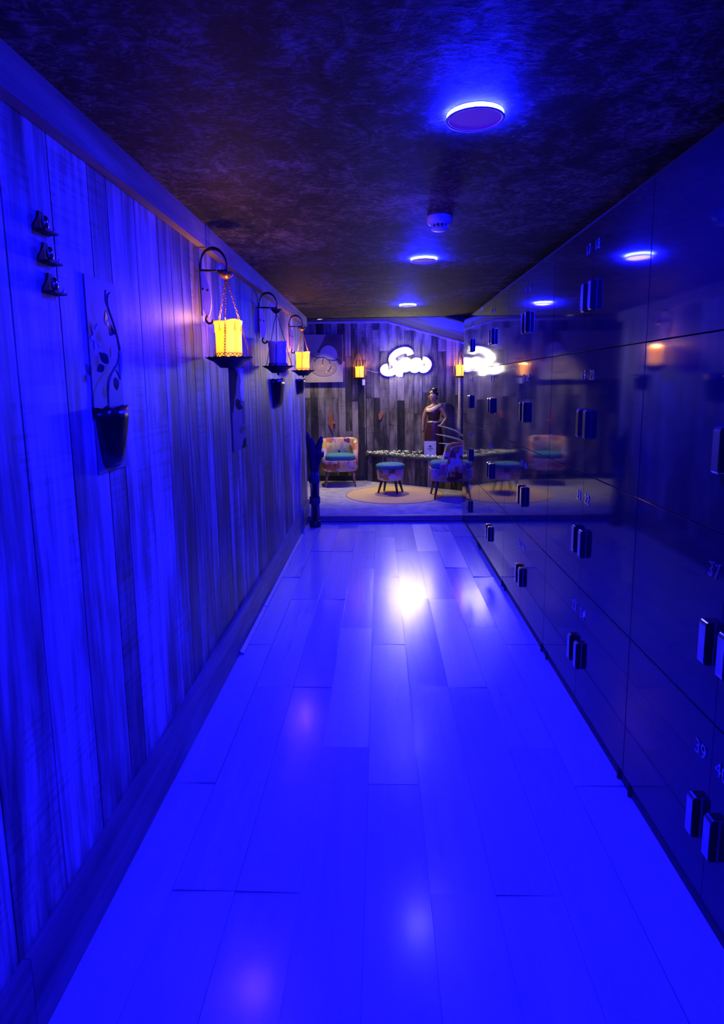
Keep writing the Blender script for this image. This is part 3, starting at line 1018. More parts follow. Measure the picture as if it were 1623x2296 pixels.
for (yy, zz, L_, W_, an) in ((1.765, 1.620, 0.045, 0.014, 2.4), (1.790, 1.640, 0.038, 0.012, 0.9), (1.745, 1.612, 0.034, 0.012, 3.6), (1.826, 1.580, 0.040, 0.014, -1.4), (1.785, 1.725, 0.05, 0.02, 1.9), (1.800, 1.728, 0.045, 0.018, -0.4)):
    bm = bmesh.new()
    prism(bm, leaf_poly((yy - 1.848, zz - 1.305), L_, W_, an), 0.002, lambda u, v, d: (0.048 + d + 0.006 * math.sin(u * 60), u, v))
    obj('leaf', bm, M['dead_leaf'], pl)
bm = bmesh.new()
tube(bm, catmull([rel(1.858, 1.662), rel(1.860, 1.635), rel(1.858, 1.610), rel(1.846, 1.572)], 5), [0.002] + [0.0065] * 10 + [0.006, 0.005, 0.004, 0.003, 0.001], 8)
obj('seed_pod', bm, M['pale_pod'], pl, True)
bark_planter(4.90, 1.372, 1.60, 0.20, 'tall dark bark planter under the unlit middle lantern')
bark_planter(6.30, 1.455, 1.61, 0.16, 'small dark bark planter under the far glowing lantern')

def wall_print(y0, y1, z0, z1, label, m):
    t = thing('wall_picture', label, 'picture', (WL + 0.001, (y0 + y1) / 2, z0))
    bm = bmesh.new(); span(bm, (0, -(y1 - y0) / 2, 0), (0.004, (y1 - y0) / 2, z1 - z0))
    obj('panel', bm, m, t, bevel=0.001)
    return t
def flat(t, name, poly, m, x=0.0041, d=0.0008):
    bm = bmesh.new(); prism(bm, poly, d, lambda u, v, w: (x + w, u, v))
    return obj(name, bm, m, t)
p1 = wall_print(1.758, 1.968, 1.29, 1.875, 'narrow dark picture with a pale flower behind the large bark planter', M['canvas'])
for k in range(6):
    flat(p1, 'petal', leaf_poly((-0.06, 0.41), 0.04, 0.009, k * PI / 3 + 0.2), M['petal'], d=0.0008 + 0.0001 * k)
p2 = wall_print(3.42, 3.74, 1.17, 1.655, "tall narrow picture of a person's face below the nearest hanging lantern", M['skin_print'])
zc = 1.17
flat(p2, 'printed_hair', [(-0.16, 0.484), (-0.04, 0.484), (0.01, 0.45), (-0.03, 0.40), (-0.06, 0.33), (-0.10, 0.30), (-0.13, 0.24), (-0.16, 0.22)], M['print_dark'])
flat(p2, 'printed_flower', [(0.04, 0.484), (0.16, 0.484), (0.16, 0.30), (0.12, 0.28), (0.07, 0.31), (0.05, 0.36), (0.08, 0.41)], M['petal'])
flat(p2, 'printed_brow', [(-0.10, 0.285), (-0.03, 0.305), (0.06, 0.285), (0.06, 0.275), (-0.03, 0.29)], M['print_dark'], x=0.0050)
flat(p2, 'printed_eye', leaf_poly((-0.085, 0.275), 0.19, 0.024, -0.16), M['print_dark'], x=0.0051)
flat(p2, 'printed_nose', [(0.10, 0.25), (0.12, 0.25), (0.15, 0.16), (0.12, 0.145), (0.09, 0.155), (0.115, 0.17)], M['lip_print'])
flat(p2, 'printed_mouth', leaf_poly((0.0, 0.110), 0.15, 0.024, 0.05), M['lip_print'])
flat(p2, 'printed_chin', [(0.04, 0.0), (0.16, 0.0), (0.16, 0.06), (0.10, 0.05)], M['print_dark'])

def wall_hook(y, z, label):
    t = thing('wall_hook', label, 'hook', (WL, y, z), group='small bell-shaped hooks at the left edge')
    bm = bmesh.new()
    prism(bm, [(-0.038, 0), (0.038, 0), (0.036, 0.014), (0.020, 0.030), (0.012, 0.042), (0.010, 0.052), (-0.010, 0.052), (-0.012, 0.042), (-0.020, 0.030), (-0.036, 0.014)], 0.006, lambda u, v, d: (d, u, v))
    obj('back_plate', bm, M['black'], t, bevel=0.001)
    bm = bmesh.new(); span(bm, (0.006, -0.032, 0), (0.030, 0.032, 0.006))
    obj('ledge', bm, M['black'], t, bevel=0.001)
    bm = bmesh.new(); ball(bm, (0.018, -0.006, 0.024), 0.010, (0.9, 0.95, 1.75))
    obj('peg', bm, M['chrome'], t, True)
    bm = bmesh.new(); cone(bm, (0.014, 0.033, 0.004), (0.020, 0.036, 0.018), 0.0035, 0.0025, 8)
    obj('pin', bm, M['iron_pale'], t, True)
    return t
h = wall_hook(1.575, 1.79, 'small dark bell-shaped wall hook with shiny peg, lowest of three')
dup(h, (WL, 1.565, 1.863), label='small dark bell-shaped wall hook with shiny peg, middle of three')
dup(h, (WL, 1.555, 1.936), label='small dark bell-shaped wall hook with shiny peg, topmost of three')

# ================================================================== DRIED ARRANGEMENT AT THE WALL END
t = thing('cane_vase', 'tall dark rope-bound cane vase with dried plumes at the end of left wall', 'vase', (-0.722, 6.44, 0))
bm = bmesh.new(); lathe(bm, [(0.062, 0), (0.064, 0.03), (0.056, 0.06), (0.050, 0.075), (0.0, 0.075)], seg=24)
obj('foot', bm, M['cane'], t, True)
for k, (a, m, r) in enumerate(((0.3, 'cane', 0.013), (1.1, 'cane', 0.013), (1.9, 'cane_pale', 0.009), (2.9, 'cane_pale', 0.010), (3.7, 'cane_pale', 0.008), (4.5, 'cane', 0.016), (5.2, 'cane', 0.015), (5.9, 'cane_pale', 0.008))):
    bm = bmesh.new()
    R = 0.040
    ca, sa = math.cos(a), math.sin(a)
    cone(bm, (R * ca, R * sa, 0.07), (R * 0.92 * ca, R * 0.92 * sa, 0.30), r, r * 0.95, 10)
    cone(bm, (R * 0.92 * ca, R * 0.92 * sa, 0.30), (R * 1.15 * ca, R * 1.15 * sa, 0.62), r * 0.95, r * 0.9, 10)
    obj('cane', bm, M[m], t, True)
for z, n in ((0.265, 7), (0.50, 8)):
    bm = bmesh.new()
    for q in range(n):
        zz = z + q * 0.0105
        tube(bm, [(0.054 * math.cos(2 * PI * k / 20), 0.054 * math.sin(2 * PI * k / 20), zz + 0.003 * math.sin(2 * PI * k / 20 + q)) for k in range(20)], 0.006, 6, closed=True)
    obj('rope_binding', bm, M['rope'], t, True)
for (dx, dy, z1, r, bend) in ((-0.045, 0.0, 1.045, 0.036, -0.02), (-0.01, -0.02, 0.98, 0.042, 0.0), (0.06, 0.0, 1.00, 0.036, 0.03), (0.03, 0.03, 0.93, 0.036, 0.012), (0.085, -0.02, 0.84, 0.026, 0.02)):
    bm = bmesh.new()
    pts = catmull([(dx * 0.25, dy, 0.55), (dx * 0.5, dy, 0.70), (dx * 0.9, dy, (0.70 + z1) / 2 + 0.02), (dx + bend * 0.6, dy, z1 - 0.05), (dx + bend, dy, z1)], 7)
    n = len(pts)
    rr = random.Random(int(z1 * 100))
    rad = [max(0.004, r * math.sin(PI * min(1, (i / (n - 1)) * 0.86 + 0.12)) ** 0.8 * (1 + rr.uniform(-0.15, 0.15))) for i in range(n)]
    tube(bm, pts, rad, 9)
    obj('plume', bm, M['plume'], t, True)
bm = bmesh.new()
tube(bm, catmull([(-0.02, 0, 0.60), (-0.075, 0, 0.86), (-0.068, 0, 1.03), (-0.03, 0, 1.06), (0.005, 0, 1.03)], 6), 0.003, 6)
obj('stalk', bm, M['twig'], t, True)

# ================================================================== LOUNGE FURNITURE
# rug
t = thing('rug', 'round tan rug with dark bound edge on the lounge carpet', 'rug', (0.19, 7.965, FL))
bm = bmesh.new(); lathe(bm, [(0.0, 0.005), (0.640, 0.005), (0.648, 0.003), (0.648, 0.0)], seg=72)
obj('pile', bm, M['rug'], t)
bm = bmesh.new(); tube(bm, [(0.651 * math.cos(2 * PI * k / 72), 0.651 * math.sin(2 * PI * k / 72), 0.001) for k in range(72)], 0.0038, 6, closed=True)
obj('binding', bm, M['rug_edge'], t, True)

def tapered_leg(p0, p1, r0, r1, m, parent):
    bm = bmesh.new(); cone(bm, p0, p1, r0, r1, 12)
    return obj('leg', bm, m, parent, True)

def tub_chair(loc, rz, label, W=0.54, D=0.52, SH=0.435, BH=0.69, legm='wood_leg'):
    """origin on the floor, faces -Y"""
    t = thing('tub_chair', label, 'chair', loc, rz, 'patterned tub chairs in the lounge')
    hw = W / 2
    # seat base drum
    def foot_outline(k):
        a = 2 * PI * k / 40
        n_ = 3.2
        ca, sa = math.cos(a), math.sin(a)
        x = math.copysign(abs(ca) ** (2 / n_), ca) * hw * 0.95
        y = math.copysign(abs(sa) ** (2 / n_), sa) * D / 2 * 0.95
        return x, y
    bm = bmesh.new()
    levels = [(0.92, 0.225), (0.99, 0.24), (1.0, 0.30), (1.0, SH - 0.06), (0.97, SH - 0.045)]
    rings = [[bm.verts.new((foot_outline(k)[0] * s, foot_outline(k)[1] * s, z)) for k in range(40)] for s, z in levels]
    for A, B in zip(rings[:-1], rings[1:]):
        for k in range(40): bm.faces.new((A[k], A[(k + 1) % 40], B[(k + 1) % 40], B[k]))
    bm.faces.new(rings[0]); bm.faces.new(rings[-1])
    obj('seat_base', bm, M['fabric'], t, True)
    bm = bmesh.new()
    levels = [(0.80, SH - 0.05), (0.88, SH - 0.035), (0.88, SH + 0.012), (0.82, SH + 0.03), (0.5, SH + 0.038)]
    rings = [[bm.verts.new((foot_outline(k)[0] * s, foot_outline(k)[1] * s - 0.02, z)) for k in range(40)] for s, z in levels]
    for A, B in zip(rings[:-1], rings[1:]):
        for k in range(40): bm.faces.new((A[k], A[(k + 1) % 40], B[(k + 1) % 40], B[k]))
    bm.faces.new(rings[0]); bm.faces.new(rings[-1])
    obj('seat', bm, M['teal'], t, True)
    # wrapped shell: arc around the back, sloping down to the arms
    bm = bmesh.new()
    K = 28
    secs = []
    for i in range(K + 1):
        a = math.radians(-28 + 236 * i / K)      # 90 deg = back
        n_ = 3.0
        ca, sa = math.cos(a), math.sin(a)
        ex = math.copysign(abs(ca) ** (2 / n_), ca)
        ey = math.copysign(abs(sa) ** (2 / n_), sa)
        back = max(0.0, min(1.0, (sa + 0.15) / 0.13))
        back = back * back * (3 - 2 * back)
        top = SH + 0.02 + (BH - SH - 0.02) * (0.02 + 0.98 * back)
        th = 0.075
        xo, yo = ex * hw, ey * D / 2
        xi, yi = ex * (hw - th), ey * (D / 2 - th)
        pr = []
        for (q, z) in ((0, 0.26), (0, (0.26 + top) / 2), (0, top - 0.025), (0.2, top - 0.006), (0.5, top), (0.8, top - 0.006), (1, top - 0.025), (1, SH - 0.02)):
            pr.append(bm.verts.new((xo + (xi - xo) * q, yo + (yi - yo) * q, z)))
        secs.append(pr)
    m_ = len(secs[0])
    for A, B in zip(secs[:-1], secs[1:]):
        for q in range(m_ - 1): bm.faces.new((A[q], A[q + 1], B[q + 1], B[q]))
        bm.faces.new((A[0], B[0], B[-1], A[-1]))
    bm.faces.new(secs[0]); bm.faces.new(secs[-1])
    obj('back_shell', bm, M['fabric'], t, True)
    for sx in (-1, 1):
        for sy in (-1, 1):
            tapered_leg((sx * hw * 0.68, sy * D * 0.33, 0.232), (sx * hw * 0.80, sy * D * 0.40, 0.0), 0.021, 0.012, M[legm], t)
    return t
tub_chair((-0.60, 8.79, FL), math.radians(6), 'patterned tub chair with teal seat against the back wall, left of the rug')
tub_chair((0.925, 7.77, FL + 0.0085), math.radians(-88), 'patterned tub chair with teal seat half hidden behind the lockers', W=0.50, D=0.60, legm='dark_leg')

t = thing('stool', 'round stool with teal top and patterned skirt standing on the tan rug', 'stool', (0.135, 8.09, FL + 0.0085))
bm = bmesh.new(); lathe(bm, [(0.0, 0.345), (0.175, 0.345), (0.195, 0.352), (0.199, 0.368), (0.192, 0.386), (0.165, 0.398), (0.0, 0.406)], seg=48)
obj('cushion', bm, M['teal'], t, True)
bm = bmesh.new(); lathe(bm, [(0.165, 0.180), (0.175, 0.19), (0.182, 0.26), (0.185, 0.345), (0.0, 0.346)], seg=48)
obj('skirt', bm, M['fabric'], t, True)
for a in (25, 118, 205, 300):
    a = math.radians(a)
    tapered_leg((0.125 * math.cos(a), 0.125 * math.sin(a), 0.185), (0.185 * math.cos(a), 0.125 * math.sin(a) - 0.0, 0.0), 0.020, 0.013, M['dark_leg'], t)

# corner platform clad in grey boards
PZ = 0.485
A_, B_ = (-0.225, 9.10), (1.10, 8.20)
t = thing('display_platform', 'low angled corner platform clad in weathered grey boards', 'platform', (0, 0, FL))
bm = bmesh.new()
slope_d = (B_[1] - A_[1]) / (B_[0] - A_[0])
poly = [A_, (A_[0], BACK - 0.012), (1.9, BACK - 0.012), (1.9, 8.12), (1.22, 8.12)]
prism(bm, poly, 0.022, lambda u, v, d: (u, v, PZ - FL - 0.022 + d))
obj('top', bm, M['dark_wall'], t)
bm = bmesh.new()
vals = []
r = random.Random(31)
dirv = Vector((1.22 - A_[0], slope_d * (1.22 - A_[0]), 0)); Ld = dirv.length; dirv.normalize()
nrm = Vector((dirv.y, -dirv.x, 0))
s = 0.02
while s < Ld - 0.05:
    wd = r.choice((0.085, 0.1, 0.115))
    ang = math.atan2(dirv.y, dirv.x)
    c = Vector((A_[0], A_[1], 0)) + dirv * (s + wd / 2) - nrm * 0.03
    fs = box(bm, (c.x, c.y, (PZ - FL - 0.024) / 2 + 0.002), (wd - 0.004, 0.016, PZ - FL - 0.03), Matrix.Rotation(ang, 4, 'Z'))
    vals += [r.random()] * 6
    s += wd
o = obj('front_boards', bm, M['plank_back'], t)
set_pk(o, vals)
bm = bmesh.new(); span(bm, (A_[0] + 0.02, A_[1] + 0.02, 0.0), (A_[0] + 0.034, BACK - 0.014, PZ - FL - 0.022))
o = obj('side_board', bm, M['plank_back'], t); set_pk(o, [0.4] * 6)

# flower garlands along the platform edges
def garland(pts, label, seed, dense):
    t = thing('flower_garland', label, 'garland', (0, 0, PZ), group='white blossom garlands edging the platform')
    rr = random.Random(seed)
    P = catmull([(x, y, 0.012) for x, y in pts], 10)
    bm = bmesh.new(); tube(bm, P, 0.004, 6)
    obj('vine', bm, M['leaf'], t, True)
    L = sum((P[i + 1] - P[i]).length for i in range(len(P) - 1))
    n = int(L * dense)
    bl, bf = bmesh.new(), bmesh.new()
    for k in range(n):
        f = rr.random() * (len(P) - 1)
        i = int(f); p = P[i].lerp(P[min(i + 1, len(P) - 1)], f - i)
        p = p + Vector((rr.uniform(-0.03, 0.03), rr.uniform(-0.035, 0.035), rr.uniform(-0.004, 0.028)))
        p.z = max(p.z, 0.006)
        rot = Matrix.Rotation(rr.uniform(0, 6.28), 4, 'Z') @ Matrix.Rotation(rr.uniform(-0.8, 0.8), 4, 'X')
        if rr.random() < 0.5:
            bm_ = bl
            q = [bm_.verts.new(p + (rot @ Vector(v))) for v in ((0, -0.003, 0), (0.010, -0.009, 0.003), (0.024, 0, 0.006), (0.010, 0.009, 0.003), (0, 0.003, 0))]
            bm_.faces.new(q)
        else:
            for m5 in range(5):
                a = m5 * 2 * PI / 5
                v = [Vector((0, 0, 0)), Vector((0.012 * math.cos(a - 0.5), 0.012 * math.sin(a - 0.5), 0.007)), Vector((0.019 * math.cos(a), 0.019 * math.sin(a), 0.010)), Vector((0.012 * math.cos(a + 0.5), 0.012 * math.sin(a + 0.5), 0.007))]
                bf.faces.new([bf.verts.new(p + Vector((0, 0, 0.008)) + (rot @ x)) for x in v])
    o = obj('leaves', bl, M['leaf'], t); o['kind'] = 'stuff'
    o = obj('blossoms', bf, M['blossom'], t); o['kind'] = 'stuff'
    return t
garland([(-0.19, 9.06), (0.1, 8.90), (0.45, 8.665), (0.8, 8.425), (1.1, 8.225), (1.2, 8.16)], 'long white blossom garland along the front edge of the platform', 4, 330)
garland([(-0.06, 9.12), (0.1, 9.12), (0.35, 9.11), (0.62, 9.12)], 'short white blossom garland along the back edge of the platform by the wall', 5, 300)

# info sign on the platform
t = thing('info_sign', 'small white upright info sign with dark printed lines on the platform', 'sign', (0.722, 8.66, PZ), math.radians(-8))
tilt = Matrix.Rotation(math.radians(-7), 4, 'X')
bm = bmesh.new(); box(bm, tilt @ Vector((0, 0, 0.118)), (0.172, 0.005, 0.236), tilt)
obj('card', bm, M['paper'], t)
bm = bmesh.new(); box(bm, (0, 0.02, 0.004), (0.172, 0.075, 0.004)); obj('foot', bm, M['acrylic'], t)
bm = bmesh.new()
def on_card(x, z, sx, sz): box(bm, tilt @ Vector((x, -0.0032, z)), (sx, 0.001, sz), tilt)
for k, (x, z, sx) in enumerate(((0, 0.124, 0.092), (0, 0.132, 0.080), (0, 0.104, 0.030), (0, 0.096, 0.024), (0.055, 0.186, 0.03), (-0.060, 0.050, 0.024))):
    on_card(x, z, sx, 0.0035)
obj('printed_lines', bm, M['ink'], t)
bm = bmesh.new()
for k in range(7):
    a = math.radians(20 + k * 140 / 6)
    prism(bm, leaf_poly((0.0, 0.150), 0.028, 0.005, a), 0.0008, lambda u, v, d: tuple(tilt @ Vector((u, -0.0040 + d, v))))
obj('printed_emblem', bm, M['ink'], t)

# ---- statue
t = thing('statue', 'carved standing statue of a person, bare shoulders, hand on hip, dark wrap skirt', 'statue', (0.80, 8.93, PZ), math.radians(-12))
t.scale = (1.0, 1.0, 1.0)
def skin_obj(name, verts, edges, m, parent, root=0, sub=2):
    me = bpy.data.meshes.new(name)
    me.from_pydata([v[:3] for v in verts], edges, [])
    me.materials.append(m)
    o = bpy.data.objects.new(name, me)
    link(o, parent)
    sk = o.modifiers.new('skin', 'SKIN')
    layer = me.skin_vertices[0]
    for i, v in enumerate(verts):
        rx = v[3]; ry = v[4] if len(v) > 4 else rx
        layer.data[i].radius = (rx, ry)
        layer.data[i].use_root = (i == root)
    sk.use_smooth_shade = True
    ss = o.modifiers.new('sub', 'SUBSURF')
    ss.levels = sub; ss.render_levels = sub
    return o
V = []; Ed = []
def add(p, r, prev=None, ry=None):
    V.append((*p, r, ry if ry else r))
    i = len(V) - 1
    if prev is not None: Ed.append((prev, i))
    return i
pel = add((0, 0, 0.455), 0.088, None, 0.068)
wa = add((0, -0.005, 0.545), 0.068, pel, 0.055)
ch = add((0, -0.008, 0.640), 0.086, wa, 0.062)
up = add((0, 0, 0.705), 0.080, ch, 0.055)
nk = add((0, -0.004, 0.760), 0.034, up)
nk2 = add((-0.004, -0.012, 0.790), 0.034, nk)
hd = add((-0.008, -0.020, 0.835), 0.058, nk2, 0.064)
hd2 = add((-0.010, -0.020, 0.885), 0.064, hd, 0.068)
hd3 = add((-0.010, -0.014, 0.925), 0.046, hd2)
def fingers(w, wp, dirn, side, scale=1.0):
    d = Vector(dirn).normalized(); s = Vector(side).normalized()
    palm = add(tuple(Vector(wp) + d * 0.022), 0.017, w, 0.010)
    base = Vector(wp) + d * 0.034
    for k, (o_, L_) in enumerate(((-0.013, 0.030), (-0.0045, 0.036), (0.0045, 0.034), (0.013, 0.026))):
        b0 = base + s * o_
        cur = d.cross(s)
        f1 = add(tuple(b0 + d * L_ * 0.5), 0.0046, palm)
        add(tuple(b0 + d * L_ * 0.95 + cur * 0.006), 0.0040, f1)
    th = add(tuple(Vector(wp) + d * 0.022 - s * 0.020), 0.0052, palm)
    add(tuple(Vector(wp) + d * 0.042 - s * 0.027), 0.0042, th)
# right arm of the figure hangs down (image left, -X)
sh = add((-0.108, 0.0, 0.690), 0.038, up)
el = add((-0.152, -0.002, 0.545), 0.029, sh)
wr = add((-0.160, -0.022, 0.405), 0.019, el)
fingers(wr, (-0.160, -0.022, 0.405), (0.0, -0.15, -1), (0.15, 1, 0))
# left arm: hand on the hip
sh = add((0.108, 0.0, 0.690), 0.038, up)
el = add((0.185, 0.012, 0.560), 0.029, sh)
wr = add((0.125, -0.045, 0.465), 0.019, el)
fingers(wr, (0.125, -0.045, 0.465), (-0.75, -0.35, -0.35), (-0.35, 0.2, 0.9))
skin_obj('body', V, Ed, M['statue'], t)
# face relief, hair and topknot
bm = bmesh.new()
ball(bm, (-0.020, -0.086, 0.858), 0.010, (0.8, 1.0, 1.6))
ball(bm, (-0.038, -0.078, 0.874), 0.009, (1.3, 0.6, 0.6)); ball(bm, (0.004, -0.080, 0.874), 0.009, (1.3, 0.6, 0.6))
ball(bm, (-0.018, -0.079, 0.832), 0.010, (1.6, 0.7, 0.5))
ball(bm, (0.056, -0.018, 0.862), 0.014, (0.5, 0.9, 1.5)); ball(bm, (-0.078, -0.018, 0.862), 0.014, (0.5, 0.9, 1.5))
obj('face_features', bm, M['statue'], t, True)
bm = bmesh.new()
ball(bm, (-0.008, 0.006, 0.905), 0.072, (1.0, 1.0, 0.86), u=20, v=12)
ball(bm, (0.010, -0.006, 0.972), 0.034, (1.35, 1.1, 0.85))
ball(bm, (0.010, 0.045, 0.865), 0.045, (1.1, 0.8, 1.2))
obj('hair', bm, M['statue_hair'], t, True)
bm = bmesh.new()
lathe(bm, [(0.150, 0.0), (0.152, 0.03), (0.142, 0.18), (0.126, 0.32), (0.108, 0.44), (0.094, 0.49), (0.086, 0.50), (0.0, 0.50)], seg=40,
      wob=lambda a, i: (0.006 * math.sin(9 * a + i) if i < 4 else 0, 0))
for v in bm.verts: v.co.y *= 0.78
obj('skirt', bm, M['statue_cloth'], t, True)
bm = bmesh.new()
lathe(bm, [(0.082, 0.535), (0.090, 0.58), (0.098, 0.632), (0.095, 0.655)], seg=36)
for f in list(bm.faces):
    if len(f.verts) > 4: bm.faces.remove(f)
for v in bm.verts: v.co.y = v.co.y * 0.78 - 0.008
o = obj('bodice', bm, M['statue_cloth'], t, True)
md = o.modifiers.new('thick', 'SOLIDIFY'); md.thickness = 0.004
bm = bmesh.new()
tube(bm, catmull([(0.092, -0.010, 0.735), (0.045, -0.062, 0.715), (0.0, -0.080, 0.685), (-0.050, -0.076, 0.668), (-0.090, -0.045, 0.672)], 6), 0.030, 10, flat=(Vector((0, 1, 0)), 0.40))
obj('shoulder_sash', bm, M['statue_gilt'], t, True)
bm = bmesh.new()
lathe(bm, [(0.093, 0.487), (0.097, 0.497), (0.095, 0.508)], seg=36)
for f in list(bm.faces):
    if len(f.verts) > 4: bm.faces.remove(f)
for v in bm.verts: v.co.y *= 0.80
ball(bm, (-0.03, -0.078, 0.500), 0.020, (1.5, 0.5, 0.8))
o = obj('belt', bm, M['statue_gilt'], t, True)
bm = bmesh.new(); cone(bm, (-0.160, -0.030, 0.0), (-0.160, -0.030, 0.36), 0.005, 0.006, 8)
obj('staff', bm, M['wood_leg'], t, True)

# rope-wrapped pole and arching plant behind it
t = thing('rope_pole', 'pale rope-wrapped upright pole in the right corner of the lounge', 'pole', (1.205, 9.135, PZ))
bm = bmesh.new(); cone(bm, (0, 0, 0), (0, 0, 1.60), 0.024, 0.022, 20)
obj('shaft', bm, M['pole'], t, True)
bm = bmesh.new()
pts = [(0.0265 * math.cos(a * 0.7), 0.0265 * math.sin(a * 0.7), 0.32 + a * 0.0012) for a in range(0, 300)]
tube(bm, pts, 0.005, 6)
obj('rope_wrap', bm, M['pole'], t, True)
t = thing('arching_plant', 'potted plant with long pale arching leaves beside the rope-wrapped pole', 'plant', (1.36, 8.80, PZ))
bm = bmesh.new(); lathe(bm, [(0.0, 0.0), (0.075, 0.0), (0.10, 0.15), (0.105, 0.16), (0.095, 0.16), (0.09, 0.145), (0.0, 0.145)], seg=28)
obj('pot', bm, M['pot'], t, True)
def frond(end, mid, w):
    bm = bmesh.new()
    pts = catmull([(0, 0, 0.14), mid, end], 9)
    n = len(pts)
    rad = [0.004 + w * math.sin(PI * min(1, 0.05 + 0.93 * i / (n - 1))) for i in range(n)]
    tube(bm, pts, rad, 8, flat=(Vector((0.35, 0.3, 0.88)).normalized(), 0.5))
    obj('leaf', bm, M['frond'], t, True)
frond((-0.52, -0.10, 0.46), (-0.24, -0.06, 0.36), 0.020)
frond((-0.55, -0.06, 0.33), (-0.26, -0.04, 0.26), 0.022)
frond((-0.50, 0.0, 0.19), (-0.26, -0.02, 0.17), 0.016)
frond((0.35, -0.12, 0.48), (0.16, -0.06, 0.36), 0.020)
frond((0.30, 0.1, 0.58), (0.12, 0.04, 0.42), 0.020)
frond((-0.12, 0.18, 0.66), (-0.04, 0.08, 0.44), 0.018)
frond((0.05, -0.30, 0.44), (0.03, -0.15, 0.34), 0.018)

# ================================================================== ON THE LOUNGE BACK WALL
# big picture: pale round stone, branch and yellow blossoms
CX0, CX1, CZ0, CZ1 = -1.75, -0.552, 1.583, 2.292
t = thing('wall_picture', 'large picture of a pale round stone and yellow blossom branch on lounge wall', 'picture', ((CX0 + CX1) / 2, BACK - 0.004, CZ0))
W2, HH = (CX1 - CX0) / 2, CZ1 - CZ0
bm = bmesh.new(); span(bm, (-W2, -0.032, 0), (W2, 0, HH)); obj('canvas', bm, M['art_ground'], t, bevel=0.002)
def art(name, poly, m, lvl):
    bm = bmesh.new(); prism(bm, poly, 0.0008, lambda u, v, d: (u - (CX0 + CX1) / 2, -0.0322 - lvl * 0.0009 - d, v - CZ0))
    return obj(name, bm, m, t)
art('painted_smoke', [(-0.554, 2.29), (-0.554, 1.86), (-0.60, 1.84), (-0.64, 1.90), (-0.72, 2.10), (-0.80, 2.12), (-0.90, 2.02), (-0.94, 2.03), (-0.86, 2.16), (-0.80, 2.29)], M['art_dark'], 0)
def ell(cx, cz, rx, rz, n=28, a0=0, a1=2 * PI): return [(cx + rx * math.cos(a0 + (a1 - a0) * k / n), cz + rz * math.sin(a0 + (a1 - a0) * k / n)) for k in range(n)]
art('painted_stone', ell(-0.765, 1.975, 0.135, 0.155), M['stone'], 1)
art('painted_stone', ell(-0.84, 1.80, 0.20, 0.125), M['art_grey'], 2)
art('painted_stone', ell(-1.25, 1.86, 0.19, 0.20), M['art_grey'], 1)
bm = bmesh.new()
for pts in ([(-1.02, 1.99), (-0.93, 1.955), (-0.84, 1.955), (-0.76, 1.92), (-0.66, 1.91), (-0.60, 1.97)], [(-0.93, 1.955), (-0.98, 1.90)], [(-0.76, 1.92), (-0.73, 1.82), (-0.78, 1.74)], [(-0.84, 1.955), (-0.86, 1.85)]):
    P = catmull([(x - (CX0 + CX1) / 2, -0.036, z - CZ0) for x, z in pts], 6)
    tube(bm, P, 0.007, 6, flat=(Vector((0, 1, 0)), 0.2))
obj('painted_branch', bm, M['art_branch'], t)
rr = random.Random(9)
for (x, z, s) in ((-0.86, 1.83, 0.022), (-0.74, 1.84, 0.020), (-0.70, 1.80, 0.020), (-0.80, 1.73, 0.022), (-0.91, 1.79, 0.016), (-0.62, 1.955, 0.020), (-0.585, 1.93, 0.014), (-0.66, 1.93, 0.014), (-0.985, 1.985, 0.020), (-0.96, 1.94, 0.015), (-0.72, 1.755, 0.020), (-0.68, 1.86, 0.016), (-0.83, 1.90, 0.012), (-0.93, 1.99, 0.014)):
    pts = [(x + s * (1 if k % 2 else 0.5) * math.cos(k * PI / 5 + z * 9), z + s * (1 if k % 2 else 0.5) * math.sin(k * PI / 5 + z * 9)) for k in range(10)]
    art('painted_blossom', pts, M['art_yellow'], 5)

def rope_lantern(x, label, clabel, tagged):
    """candle on a dark dish hung from looped golden cords"""
    t = thing('cord_lantern', label, 'lantern', (x, BACK - (0.11 if tagged else 0.16), 0), group='cord-hung candle lanterns on the lounge wall')
    bm = bmesh.new(); lathe(bm, [(0.0, 1.628), (0.045, 1.628), (0.078, 1.637), (0.090, 1.648), (0.086, 1.650), (0.07, 1.642), (0.0, 1.641)], seg=36)
    obj('dish', bm, M['iron'], t, True)
    rr = random.Random(int(x * 77) + 3)
    for k in range(7):
        a = 2 * PI * k / 7 + 0.3
        bm = bmesh.new()
        tube(bm, catmull([(0, 0.02, 2.045), (0.035 * math.cos(a) + rr.uniform(-0.01, 0.01), 0.035 * math.sin(a), 1.97), (0.075 * math.cos(a) + rr.uniform(-0.012, 0.012), 0.075 * math.sin(a), 1.86), (0.094 * math.cos(a), 0.094 * math.sin(a), 1.74), (0.085 * math.cos(a), 0.085 * math.sin(a), 1.646)], 6), 0.0028, 6)
        obj('cord', bm, M['candlelit_brass'], t, True)
    bm = bmesh.new(); tube(bm, [(0, 0.02, 2.045), (0, 0.105, 2.06)], 0.004, 6)
    obj('peg', bm, M['iron'], t, True)
    if tagged:
        bm = bmesh.new(); box(bm, (0.060, -0.050, 1.575), (0.045, 0.002, 0.085), Matrix.Rotation(0.5, 4, 'Z'))
        tube(bm, [(0.055, -0.050, 1.61), (0.06, -0.05, 1.645)], 0.0012, 5)
        obj('hanging_tag', bm, M['paper'], t)
    pillar_candle(x, BACK - (0.11 if tagged else 0.16), 1.642, 0.168, 0.066, clabel, True, 0.8)
rope_lantern(-0.298, 'cord-hung candle lantern between the picture and the neon sign', 'glowing candle in the cord lantern left of the neon sign', True)
rope_lantern(1.190, 'cord-hung candle lantern in front of the rope-wrapped pole', 'glowing candle in the cord lantern at the right end of lounge wall', False)

